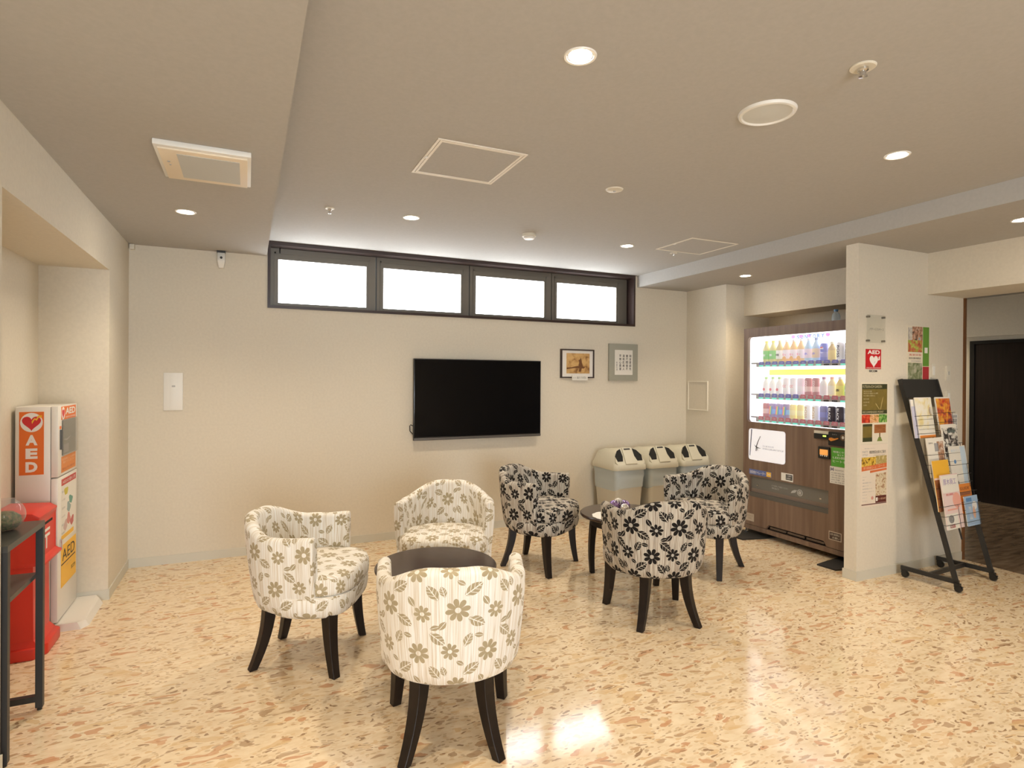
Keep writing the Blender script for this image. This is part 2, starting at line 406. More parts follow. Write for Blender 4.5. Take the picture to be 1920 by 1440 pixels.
# baseboards
BH = .062; BT = .007
struct(boxes('baseboard_back', [(XL+BT, XR-BT, YB-BT, YB, 0, BH)], BASEB))
struct(boxes('baseboard_left', [(XL, XL+BT, 4.205-BT, YB, 0, BH), (XN, XL, 4.205-BT, 4.205, 0, BH), (XN, XN+BT, 2.512, 4.205-BT, 0, BH), (XL, XL+BT, YF, 2.512, 0, BH)], BASEB))
struct(boxes('baseboard_right', [(XR-BT, XR, 4.28-BT, YB, 0, BH), (XR, 4.79, 4.28-BT, 4.28, 0, BH)], BASEB))
struct(boxes('baseboard_partition', [(XP-BT, 4.925, YP-BT, YP, 0, BH), (XP-BT, XP, YP, YP+.09+BT, 0, BH), (XP, 4.79, YP+.09, YP+.09+BT, 0, BH)], BASEB))
struct(boxes('trim_1', [(4.93, 4.952, YP-.012, YP+.10, 0, ZBR)], TRIMBR), 'brown wooden trim on the end of the partition')

# high window in the back wall
win = struct(bpy.data.objects.new('window_1', None)); COL.objects.link(win); win.location = (1.846, YB, WZ0); WL[win.name] = Vector(win.location)
win['label'] = 'long high strip window with four frosted panes in dark casing'
cs = .02
boxes('casing', [(WX0, WX1, YB-.012, YB+.2, WZ0, WZ0+cs), (WX0, WX1, YB-.012, YB+.2, ZM-.028, ZM), (WX0, WX0+cs, YB-.012, YB+.2, WZ0+cs, ZM-.028), (WX1-cs, WX1, YB-.012, YB+.2, WZ0+cs, ZM-.028)], CASING, win)
px = [(.221, .904), (1.047, 1.738), (1.881, 2.577), (2.716, 3.399)]
ed = [WX0+cs, .985, 1.818, 2.655, 3.53]
for i, (a, b_) in enumerate(px):
    f0, f1 = ed[i]+.004, ed[i+1]-.004; y0, y1 = YB+.10, YB+.15
    fr = boxes('sash', [(f0, f1, y0, y1, 2.274, 2.36), (f0, f1, y0, y1, WZ0+cs, WZ0+cs+.035), (f0, a, y0, y1, WZ0+cs+.035, 2.274), (b_, f1, y0, y1, WZ0+cs+.035, 2.274),
                      (a-.03, a-.018, y0-.006, y0, WZ0+cs, 2.33), (b_+.018, b_+.03, y0-.006, y0, WZ0+cs, 2.33), (a-.03, b_+.03, y0-.006, y0, 2.318, 2.33)], ALU, win)
    boxes('pane', [(a, b_, y0+.012, y0+.02, WZ0+cs+.035, 2.274)], DAY, fr)
tube('latch_cord', [(.232, YB+.085, 2.36), (.232, YB+.085, 2.318)], .004, BLACK, win)

# entrance front behind the camera: glazed wall that lets the daylight in
struct(boxes('wall_front', [(-1.35, 7.9, YF-.15, YF, 2.15, ZM+.02), (-1.35, -.6, YF-.15, YF, 0, 2.15), (1.3, 7.9, YF-.15, YF, 0, 2.15)], WALL))
wf = struct(bpy.data.objects.new('window_2', None)); COL.objects.link(wf); wf.location = (.35, YF, 0); WL[wf.name] = Vector(wf.location)
xs = [-.6, .35, 1.3]
for a, b_ in zip(xs, xs[1:]):
    s_ = boxes('sash', [(a, a+.05, YF-.08, YF-.03, 0, 2.15), (b_-.05, b_, YF-.08, YF-.03, 0, 2.15), (a+.05, b_-.05, YF-.08, YF-.03, 0, .08), (a+.05, b_-.05, YF-.08, YF-.03, 2.08, 2.15)], ALU, wf)
    boxes('pane', [(a+.05, b_-.05, YF-.06, YF-.05, .08, 2.08)], ENTR, s_)

# corridor door
dr = struct(bpy.data.objects.new('door_1', None)); COL.objects.link(dr); dr.location = (7.46, 3.2, 0); WL[dr.name] = Vector(dr.location)
dr['label'] = 'near-black wooden door at the end of the corridor'
DOORM = wood_mat('ebony_door', (.010, .006, .005), (.018, .011, .009), (8, 60, 3), .5)
boxes('door_leaf', [(7.435, 7.459, 2.55, 3.80, .012, 1.765)], DOORM, dr)
boxes('door_frame', [(7.42, 7.46, 3.80, 3.845, 0, 1.80), (7.42, 7.46, 2.50, 2.55, 0, 1.80), (7.42, 7.46, 2.55, 3.80, 1.765, 1.80)], BLACK, dr)
boxes('threshold', [(7.40, 7.459, 2.55, 3.80, 0, .012)], CHROME, dr)

# ------------------------------------------------------------------ ceiling fittings
LAMPGLOW = mat('lamp_diffuser', (1, .95, .85), .4, emit=70, ecol=(1, .87, .68))
def downlight():
    t = thing('downlight', 'x', 'downlight', (0, 0, 0), 'recessed ceiling downlights')
    bm = bmesh.new()
    n = 32; rings = []
    for r, z in ((.042, .004), (.044, -.003), (.052, -.004), (.054, 0.0), (.044, .0)):
        rings.append([(r*math.cos(2*PI*i/n), r*math.sin(2*PI*i/n), z) for i in range(n)])
    rings.append(rings[0]); loft(bm, rings, cap0=False, cap1=False); bmesh.ops.remove_doubles(bm, verts=bm.verts, dist=1e-6)
    link('trim_ring', bm_me(bm), mat('lamp_trim', (.82, .80, .75), .35), t, smooth=.6)
    lathe('diffuser', [(0, -.0025), (.030, -.0020), (.0425, .001), (.0425, .003), (0, .003)], (0, 0, 0), LAMPGLOW, t, n=32)
    ld = bpy.data.lights.new('downlight_beam', 'SPOT'); ld.energy = LAMP_W; ld.color = WARM; ld.spot_size = math.radians(124); ld.spot_blend = 1.0; ld.shadow_soft_size = .04
    lo = bpy.data.objects.new('downlight_beam', ld); COL.objects.link(lo); lo.parent = t; lo.location = (0, 0, -.012)
    return t
dl = downlight(); first = True
LP = [(.973, 1.623, ZM, 'glowing downlight in the raised ceiling nearest the round speaker panel'), (2.725, 1.715, ZM, 'glowing downlight in the raised ceiling beside the grey soffit'),
      (.967, 3.722, ZM, 'glowing downlight between the square hatch and the strip window'), (2.699, 3.775, ZM, 'glowing downlight between the smoke detector and the small hatch'),
      (-.318, 3.742, ZL, 'glowing downlight in the low ceiling by the rectangular vent panel'), (4.028, 3.856, ZL, 'glowing downlight in the low ceiling over the vending machine'),
      (4.028, 1.827, ZL, 'glowing downlight in the low ceiling before the brochure stand'),
      (.973, -.41, ZM, 'glowing downlight in the middle row, on the side of the window column'), (2.715, -.41, ZM, 'glowing downlight in the middle row, on the side of the grey soffit'), (-.318, 1.62, ZL, 'glowing downlight in the low ceiling beside the console table'), (.973, -2.2, ZM, 'glowing downlight right in front of the glazed entrance'), (2.715, -2.2, ZM, 'glowing downlight in front of the blank wall by the entrance'), (6.75, 4.05, ZL, 'unseen downlight added to warm the corridor wall by the black door')]  # last entry: hidden corridor lamp added to warm the wall around the door
for i, (x, y, z, lb) in enumerate(LP):
    if i == 0: dl.location = (x, y, z); dl['label'] = lb
    else:
        d = dup(dl, (x, y, z), None, lb)
for c in dl.children: pass

def sprinkler(x, y, z, r, label, head):
    t = thing('sprinkler', label, 'sprinkler', (x, y, z), 'ceiling sprinklers')
    lathe('cover_plate', [(0, 0), (r, 0), (r, -.003), (r*.9, -.006), (0, -.006)], (x, y, z), OFFW, t)
    lathe('head', [(0, -.006), (r*.42, -.006), (r*.42, -.014), (r*.25, -.018), (r*.22, -.03*head), (r*.34, -.031*head), (r*.34, -.034*head), (0, -.036*head)], (x, y, z), CHROME, t)
sprinkler(1.854, 1.281, ZM, .040, 'chrome sprinkler head in a round white cover near the round speaker panel', 1)
sprinkler(.458, 3.73, ZM, .028, 'small chrome sprinkler head near the corner of the strip window', 1)
sprinkler(3.188, 3.815, ZM, .030, 'small sprinkler head at the edge of the smaller ceiling hatch', .8)

t = thing('ceiling_speaker', 'large round white ceiling speaker with a pale grey grille', 'speaker', (1.835, 1.655, ZM))
lathe('rim', [(.088, -.004), (.094, -.012), (.103, -.010), (.107, -.002), (.107, 0), (.086, 0)], (1.835, 1.655, ZM), WHITE, t, n=48)
lathe('grille', [(0, -.013), (.05, -.011), (.091, -.006), (.091, 0), (0, 0)], (1.835, 1.655, ZM), mat('speaker_mesh', (.62, .63, .60), .35, bump=(700, .5)), t, n=48)
t = thing('ceiling_detector', 'flat round cream heat detector in the raised ceiling', 'detector', (1.83, 2.681, ZM))
lathe('body', [(0, -.010), (.02, -.010), (.044, -.006), (.048, 0), (0, 0)], (1.83, 2.681, ZM), OFFW, t, n=32)
lathe('sensor', [(0, -.014), (.006, -.014), (.009, -.009), (0, -.009)], (1.83, 2.681, ZM), GREYP, t)
t = thing('smoke_detector', 'cream drum-shaped smoke detector near the strip window', 'detector', (1.846, 3.777, ZM))
lathe('base', [(0, 0), (.050, 0), (.050, -.018), (.045, -.020), (0, -.020)], (1.846, 3.777, ZM), OFFW, t, n=32)
lathe('chamber', [(0, -.020), (.038, -.020), (.040, -.030), (.034, -.036), (0, -.037)], (1.846, 3.777, ZM), WHITE, t, n=32)

def hatch(x0, x1, y0, y1, label, wd, double):
    t = thing('ceiling_hatch', label, 'hatch', ((x0+x1)/2, (y0+y1)/2, ZM), 'ceiling access hatches')
    fm = mat('hatch_frame', (.80, .75, .65), .5)
    def ring(name, a, b):
        boxes(name, [(x0+a, x1-a, y0+a, y0+b, ZM-.004, ZM), (x0+a, x1-a, y1-b, y1-a, ZM-.004, ZM), (x0+a, x0+b, y0+b, y1-b, ZM-.004, ZM), (x1-b, x1-a, y0+b, y1-b, ZM-.004, ZM)], fm, t)
    ring('outer_frame', 0, wd)
    if double: ring('inner_frame', wd+.003, wd*2+.003)
    a = (wd*2+.003) if double else wd
    boxes('panel', [(x0+a, x1-a, y0+a, y1-a, ZM-.002, ZM)], CEIL, t)
    boxes('catch', [(x0+wd*.4, x0+wd*1.4, (y0+y1)/2-.012, (y0+y1)/2+.012, ZM-.006, ZM-.004)], WHITE, t)
hatch(.750, 1.184, 2.436, 2.892, 'larger square ceiling hatch with a double cream frame', .012, True)
hatch(2.967, 3.42, 3.345, 3.765, 'square ceiling hatch with a single thin frame beside the grey soffit', .014, False)

# white rectangular vent panel in the left low ceiling
t = thing('ventilation_panel', 'white rectangular ceiling ventilator with a grey mesh grille', 'ventilator', (-.165, 2.845, ZL))
box('housing', -.340, .012, 2.636, 3.052, ZL-.022, ZL, WHITE, t, bev=.003)
VF = mat('vent_face', (.80, .70, .55), .5)
box('face_panel', -.325, -.002, 2.655, 3.040, ZL-.030, ZL-.022, VF, t, bev=.002)
box('grille', -.262, -.032, 2.695, 2.995, ZL-.032, ZL-.030, mat('vent_mesh', (.55, .56, .54), .5, bump=(800, .6)), t)
lathe('indicator', [(0, -.0325), (.006, -.0325), (.006, -.030), (0, -.030)], (-.300, 2.80, ZL), GREYP, t)
lathe('indicator', [(0, -.0325), (.004, -.0325), (.004, -.030), (0, -.030)], (-.298, 2.84, ZL), GREYP, t)

# ------------------------------------------------------------------ back wall
t = thing('television', 'large black flat television hung on the back wall', 'television', (1.867, YB, .82))
TX0, TX1, TZ0, TZ1 = 1.270, 2.463, .821, 1.511
box('mount', 1.65, 2.08, 4.79, YB, .98, 1.34, BLACK, t)
box('cabinet', TX0, TX1, 4.772, 4.80, TZ0, TZ1, mat('tv_black', (.006, .006, .007), .3), t, bev=.003)
box('screen', TX0+.008, TX1-.008, 4.770, 4.772, TZ0+.030, TZ1-.008, mat('tv_screen', (.003, .003, .004), .12, spec=.25), t)
box('bottom_bezel', TX0+.002, TX1-.002, 4.765, 4.772, TZ0+.004, TZ0+.022, mat('tv_bezel', (.16, .15, .14), .35, metal=.6), t)
tube('cable', [(TX0+.01, 4.80, .94), (TX0-.018, 4.805, .955), (TX0-.022, 4.81, .945), (TX0-.018, 4.82, .90), (TX0+.01, 4.825, .87)], .004, BLACK, t)

t = thing('framed_picture', 'dark-framed sepia picture with a small caption card on its frame', 'picture', (2.88, YB, 1.355))
P0, P1, Q0, Q1 = 2.697, 3.066, 1.356, 1.631
FRM = mat('frame_dark', (.035, .018, .014), .4)
boxes('frame', [(P0, P1, 4.812, YB, Q0, Q0+.012), (P0, P1, 4.812, YB, Q1-.012, Q1), (P0, P0+.014, 4.812, YB, Q0+.012, Q1-.012), (P1-.012, P1, 4.812, YB, Q0+.012, Q1-.012)], FRM, t)
boxes('mount', [(P0+.014, P1-.012, 4.822, YB, Q0+.012, Q1-.012)], mat('mount_card', (.80, .77, .72), .7), t)
SEPIA = blotch_mat('sepia_print', [(.24, .11, .03), (.48, .27, .09), (.60, .37, .14), (.66, .43, .18)], 16, .5)
pr = boxes('print', [(2.761, 3.017, 4.8205, 4.822, 1.400, 1.593)], SEPIA, t)
SEPD = mat('sepia_dark', (.16, .065, .02), .6)
fg = [(2.893, 1.417), (2.905, 1.46), (2.892, 1.475), (2.900, 1.505), (2.893, 1.530), (2.906, 1.533), (2.919, 1.552), (2.925, 1.535), (2.930, 1.505), (2.944, 1.468), (2.930, 1.455), (2.921, 1.417)]
prism('figure', '-y', (0, 4.8205, 0), fg, 0, .0008, SEPD, pr)
prism('ground_line', '-y', (0, 4.8205, 0), [(2.763, 1.440), (2.85, 1.452), (2.95, 1.448), (2.97, 1.465), (2.88, 1.472), (2.82, 1.460), (2.763, 1.455)], 0, .0006, SEPD, pr)
cap = boxes('caption_card', [(2.815, 2.988, 4.806, 4.811, 1.335, 1.386)], PAPER, t)
text('鮎まつりの花火', '-y', (0, 4.806, 0), 2.868, 2.972, 1.350, 1.372, .0008, PRINTK, cap)
text('あつぎ', '-y', (0, 4.806, 0), 2.826, 2.858, 1.352, 1.366, .0008, GREY_T, cap)

t = thing('calligraphy_panel', 'white sheet of brush calligraphy on a grey-green cloth panel', 'calligraphy', (3.406, YB, 1.333))
CLOTH = mat('grey_green_cloth', (.36, .36, .30), .85, bump=(900, .4))
box('backing_panel', 3.236, 3.577, 4.808, YB, 1.333, 1.698, CLOTH, t, bev=.003)
sh = boxes('sheet', [(3.299, 3.511, 4.806, 4.808, 1.391, 1.637)], PAPER, t)
cols = ['和言愛語先', '意承問徳不', '須和顔美人', '平常心是道', '花鳥風月']
for i, cl in enumerate(cols):
    big = i < 4; cx = 3.482-.040*i; h = .030
    z = 1.592 if big else 1.520
    for ch in cl:
        hh = .027 if big else .018; wd = .024 if big else .012
        text(ch, '-y', (0, 4.806, 0), cx-wd/2, cx+wd/2, z-hh, z, .0008, PRINTK, sh, bold=.015)
        z -= hh+.005

t = thing('wall_switch_plate', 'white tall panel with a narrow flap on the back wall', 'wall panel', (-.4825, YB, 1.104))
box('plate', -.543, -.422, 4.824, YB, 1.104, 1.374, WHITE, t, bev=.002)
box('flap', -.505, -.462, 4.8215, 4.824, 1.110, 1.368, WHITE, t, bev=.0008)
box('button', -.491, -.470, 4.819, 4.8215, 1.272, 1.284, GREYP, t)
t = thing('security_camera', 'small white camera with a black lens under the ceiling', 'camera', (-.175, YB, 2.15))
box('bracket', -.206, -.148, 4.775, YB, 2.262, 2.272, BLACK, t)
bm = bmesh.new()
loft(bm, [[(-.202, 4.79, 2.262), (-.150, 4.79, 2.262), (-.150, YB, 2.262), (-.202, YB, 2.262)], [(-.202, 4.775, 2.20), (-.150, 4.775, 2.20), (-.150, YB, 2.20), (-.202, YB, 2.20)],
          [(-.192, 4.795, 2.15), (-.160, 4.795, 2.15), (-.160, YB, 2.15), (-.192, YB, 2.15)]])
bevel(bm, .004); link('body', bm_me(bm), WHITE, t, smooth=.6)
prism('lens', '-y', (0, 4.780, 0), ell(-.176, 2.222, .009, .009, 16), 0, .006, BLACK, t)
o = box('corner_bracket', -.750, -.720, 4.80, YB, 2.235, 2.272, OFFW, None, bev=.003, loc=(-.735, YB, 2.235)); tag(o, 'tiny cream clip in the corner under the left ceiling', 'clip')

t = thing('access_panel', 'square wall hatch with a thin cream frame beside the waste bins', 'hatch', (XR, 4.665, 1.03))
HF = mat('hatch_edge', (.86, .82, .72), .4)
boxes('frame', [(XR-.009, XR, 4.512, 4.80, 1.034, 1.042), (XR-.009, XR, 4.512, 4.80, 1.326, 1.334), (XR-.009, XR, 4.512, 4.520, 1.042, 1.326), (XR-.009, XR, 4.792, 4.80, 1.042, 1.326)], HF, t)
boxes('panel', [(XR-.002, XR, 4.520, 4.792, 1.042, 1.326)], WALL, t)

# ------------------------------------------------------------------ tub chairs
FABW = fabric_mat('cream_floral_fabric', (.34, .275, .165), (.46, .385, .25), None,
                  [(.30, (.84, .82, .77)), (.45, (.79, .75, .68)), (.50, (.64, .56, .44)), (.54, (.82, .80, .75)), (.62, (.86, .85, .82)), (.70, (.72, .66, .56))], None, .8)
FABK = fabric_mat('black_floral_fabric', (.006, .005, .005), (.014, .011, .011), (.42, .40, .37),
                  [(.30, (.28, .25, .22)), (.39, (.60, .57, .50)), (.45, (.24, .17, .12)), (.49, (.62, .59, .52)), (.55, (.46, .42, .36)), (.61, (.20, .15, .12)), (.67, (.58, .55, .48))], None, .85, 1.16, 0)
def path_u(n_back=44, n_arm=12):
    """outer plan line of the back and arms, left arm front -> back -> right arm front"""
    a, b, yc, yf = .280, .250, -.02, .105; pts = []
    for i in range(n_arm): k = i/n_arm; pts.append((-(.288+(a-.288)*k), yf+(yc-yf)*k))
    for i in range(n_back+1):
        th = PI+PI*i/n_back; c, s = math.cos(th), math.sin(th); e = .93
        pts.append((a*math.copysign(abs(c)**e, c), yc+b*math.copysign(abs(s)**e, s)))
    for i in range(1, n_arm+1): k = i/n_arm; pts.append((a+(.288-a)*k, yc+(yf-yc)*k))
    return pts
def smooth(t): t = max(0, min(1, t)); return t*t*(3-2*t)
def chair_meshes():
    out = {}
    P = path_u(); n = len(P); arc = [0]
    for p, q in zip(P, P[1:]): arc.append(arc[-1]+math.hypot(q[0]-p[0], q[1]-p[1]))
    tot = arc[-1]
    nor = []
    for i in range(n):
        p, q = P[max(i-1, 0)], P[min(i+1, n-1)]; dx, dy = q[0]-p[0], q[1]-p[1]; l = math.hypot(dx, dy); nor.append((-dy/l, dx/l))   # towards the inside
    bm = bmesh.new(); uvl = bm.loops.layers.uv.new('UVMap'); rings = []; uvs = []
    for i in range(n):
        s = abs(arc[i]/tot*2-1)                      # 0 at the back, 1 at the arm fronts
        h = .632+.072*(1-smooth((s-.12)/.50)) + .006*smooth((s-.8)/.2)
        th = .052+.010*(1-s); rec = .03*(1-smooth(s/.6))    # the back leans a little
        prof = []
        for d, z in ((.120, .268), (.070, .272), (.042, .290), (.027, .325), (.016, .38), (.007, .47), (0, .56)): prof.append((d, z))
        for k in range(8):
            a = PI*k/7; prof.append((th/2-th/2*math.cos(a)*1.0, h-th*.42+th*.42*math.sin(a)))
        for d, z in ((th+.002, .57), (th+.006, .50), (th+.012, .44), (th+.012, .33)): prof.append((d, z if z < h else h-.02))
        ring = []; uvr = []; acc = 0; last = None
        for d, z in prof:
            lean = rec*max(0, (z-.40)/.34)
            x = P[i][0]+nor[i][0]*(d-lean); y = P[i][1]+nor[i][1]*(d-lean); ring.append((x, y, z))
            if last: acc += math.hypot(d-last[0], z-last[1])
            last = (d, z); uvr.append((arc[i]*.97, acc))
        rings.append(ring); uvs.append(uvr)
    R = [[bm.verts.new(p) for p in r] for r in rings]; m_ = len(R[0])
    for i in range(n-1):
        for j in range(m_):
            k = (j+1) % m_
            f = bm.faces.new((R[i][j], R[i][k], R[i+1][k], R[i+1][j])); f.smooth = True
            for lp, (a, b) in zip(f.loops, ((i, j), (i, k), (i+1, k), (i+1, j))): lp[uvl].uv = uvs[a][b] if not (k == 0 and b == 0) else (uvs[a][0][0], uvs[a][-1][1]+.1)
    for r, fl in ((R[0], 1), (R[-1], -1)):
        # rounded arm front: one bulged inner ring
        cx = sum(v.co.x for v in r)/m_; cz = sum(v.co.z for v in r)/m_
        inner = []
        for v in r: inner.append(bm.verts.new((cx+(v.co.x-cx)*.72, v.co.y+.010, v.co.z*.985+cz*.015)))
        for j in range(m_):
            k = (j+1) % m_; f = bm.faces.new((r[j], r[k], inner[k], inner[j])); f.smooth = True
            for lp in f.loops: lp[uvl].uv = (lp.vert.co.x, lp.vert.co.z)
        f = bm.faces.new(inner)
        for lp in f.loops: lp[uvl].uv = (lp.vert.co.x, lp.vert.co.z)
    out['back'] = bm_me(bm)
    # seat outline (D-shape) for base and cushion
    def outline(wd, yfront, yback, n_=64, inset=0):
        pts = []
        for i in range(n_):
            a = 2*PI*i/n_; c, s = math.cos(a), math.sin(a); e = .62 if s > 0 else .95
            x = (wd-inset)*math.copysign(abs(c)**e, c); y = (yfront-.04-inset if s > 0 else -yback-.04+inset)*abs(s)**e*(1 if s > 0 else 1)+.04
            pts.append((x, y))
        return pts
    def pad(prof, wd, yf, yb, off):
        bm = bmesh.new(); uvl = bm.loops.layers.uv.new('UVMap'); rr = []
        for ins, z in prof: rr.append([(x, y, z) for x, y in outline(wd, yf, yb, inset=ins)])
        R = [[bm.verts.new(p) for p in r] for r in rr]; k = len(R[0])
        for a, b in zip(R, R[1:]):
            for i in range(k):
                j = (i+1) % k; f = bm.faces.new((a[i], a[j], b[j], b[i])); f.smooth = True
                side = abs(a[i].co.z-b[i].co.z) > .012
                for lp, q in zip(f.loops, (i, i+1, i+1, i)):
                    lp[uvl].uv = (q*.021+off, lp.vert.co.z+.1) if side else (lp.vert.co.x+off, lp.vert.co.y)
        for r in (R[0], R[-1]):
            f = bm.faces.new(r); f.smooth = True
            for lp in f.loops: lp[uvl].uv = (lp.vert.co.x+off, lp.vert.co.y)
        return bm_me(bm)
    out['base'] = pad([(.06, .268), (.022, .272), (.006, .288), (0, .320), (0, .362), (.006, .368)], .270, .255, .19, .03)
    out['cushion'] = pad([(.012, .368), (.002, .374), (0, .392), (.001, .425), (.008, .444), (.022, .456), (.05, .462), (.10, .465), (.17, .466)], .258, .262, .182, .11)
    # sabre legs
    def leg(x0, y0, x1, y1):
        bm = bmesh.new(); rings = []
        dx, dy = x1-x0, y1-y0; l = math.hypot(dx, dy) or 1; ux, uy = dx/l, dy/l
        for k in range(9):
            t_ = k/8; z = .29*(1-t_); f = t_**1.9
            x, y = x0+dx*f, y0+dy*f; hw = .027-.009*t_; hd = .027-.0095*t_
            rings.append([(x+ux*a*hd-uy*b*hw, y+uy*a*hd+ux*b*hw, z) for a, b in ((-1, -1), (1, -1), (1, 1), (-1, 1))])
        loft(bm, rings); bevel(bm, .002, 1); return bm_me(bm)
    out['legs'] = [leg(-.205, .165, -.222, .175+.02), leg(.205, .165, .222, .175+.02), leg(-.115, -.150, -.166, -.185-.02), leg(.115, -.150, .166, -.185-.02)]
    return out
CM = chair_meshes()
def make_chair(fab, loc, ang, label, group):
    t = thing('tub_chair', label, 'chair', loc, group)
    for nm, key in (('backrest', 'back'), ('seat_base', 'base'), ('seat_cushion', 'cushion')):
        me = CM[key].copy(); me.materials.append(fab); o = bpy.data.objects.new(nm, me); COL.objects.link(o); o.parent = t
    for lm in CM['legs']:
        me = lm.copy(); me.materials.append(DKWOOD); o = bpy.data.objects.new('leg', me); COL.objects.link(o); o.parent = t
    t.rotation_euler = (0, 0, ang-PI/2); return t
R_ = math.radians
gw, gk = 'cream floral tub chairs', 'black floral tub chairs'
chW = make_chair(FABW, (.720, 2.134, 0), R_(73), 'cream floral tub chair with its back turned, in front of the bare table', gw)
dup(chW, (.285, 2.99, 0), R_(-25.7-90), 'cream floral tub chair seen from the side, facing across the bare table')
dup(chW, (1.075, 3.29, 0), R_(246-90), 'cream floral tub chair against the wall side of the bare table, seat showing')
chK = make_chair(FABK, (2.135, 2.70, 0), R_(75), 'black floral tub chair with its back turned, in front of the ornament table', gk)
dup(chK, (1.935, 3.765, 0), R_(-55-90), 'black floral tub chair seen from the side, beside the cream chairs')
dup(chK, (3.02, 3.245, 0), R_(196-90), 'black floral tub chair standing before the waste bins and the vending machine')

# ------------------------------------------------------------------ round tables
def make_table(loc, label):
    t = thing('round_table', label, 'table', (0, 0, 0), 'dark round low tables')
    lathe('table_top', [(0, .424), (.262, .424), (.284, .428), (.292, .436), (.292, .443), (.286, .449), (0, .450)], (0, 0, 0), DKTOP, t, n=64)
    lathe('apron', [(.185, .372), (.222, .372), (.225, .424), (.185, .424)], (0, 0, 0), DKWOOD, t, n=48)
    for sx, sy in ((1, 1), (-1, 1), (-1, -1), (1, -1)):
        bm = bmesh.new(); rings = []
        for k in range(10):
            q = k/9; z = .424*(1-q); off = .148+.014*math.sin(q*2.6)+.006*q; hw = .0235-.008*q
            rings.append([(sx*(off+a*hw), sy*(off+b*hw), z) for a, b in ((-1, -1), (1, -1), (1, 1), (-1, 1))])
        loft(bm, rings); bevel(bm, .002, 1); link('leg', bm_me(bm), DKWOOD, t)
    t.location = loc; return t
tb = make_table((.838, 2.715, 0), 'dark round low table with a bare top among the cream chairs'); tb.rotation_euler = (0, 0, R_(20))
dup(tb, (2.319, 3.265, 0), R_(-12), 'dark round low table with a lace mat and ornament among the black chairs')
# lace mat and ornament
TX, TY = 2.285, 3.235
bm = bmesh.new(); n = 96; Z0 = .450
def lr(i, r): return r*(1+.05*abs(math.sin(12*PI*i/n)))
rings = []
for r, z in ((.125, Z0), (.125, Z0+.002), (.118, Z0+.003), (.06, Z0+.002), (.058, Z0)):
    rings.append([(TX-.10+lr(i, r)*math.cos(2*PI*i/n), TY-.03+lr(i, r)*math.sin(2*PI*i/n), z) for i in range(n)])
loft(bm, rings)
LACE = mat('white_lace', (.82, .81, .77), .9, bump=(220, 1.0))
o = link('lace_mat', bm_me(bm), LACE, None, (TX-.10, TY-.03, Z0)); tag(o, 'round white lace mat on the dark table among the black chairs', 'mat')
t = thing('ornament', 'cluster of purple and silver glass baubles with white ribbon on the table', 'ornament', (TX, TY, Z0))
LIL = mat('lilac_glass', (.30, .20, .42), .12, metal=.75); SILV = mat('silver_glass', (.72, .68, .66), .14, metal=.8)
def ball(nm, c, r, m_, p): 
    pr_ = [(r*math.sin(PI*k/12), -r*math.cos(PI*k/12)) for k in range(13)]; return lathe(nm, pr_, c, m_, p, n=24, smooth=True)
ball('bauble', (TX-.030, TY+.045, Z0+.044), .040, LIL, t); ball('bauble', (TX+.040, TY+.030, Z0+.043), .040, LIL, t)
ball('bauble', (TX+.012, TY-.012, Z0+.036), .033, SILV, t); ball('bauble', (TX+.045, TY+.085, Z0+.041), .038, SILV, t)
RIB = mat('white_ribbon', (.85, .83, .80), .5)
for k in range(4):
    a = k*.8; tube('ribbon_loop', [(TX-.005+.026*math.cos(b)*math.cos(a), TY+.035+.026*math.cos(b)*math.sin(a), Z0+.072+.022*math.sin(b)) for b in [j*2*PI/14 for j in range(14)]], .0035, RIB, t, cyc=True)

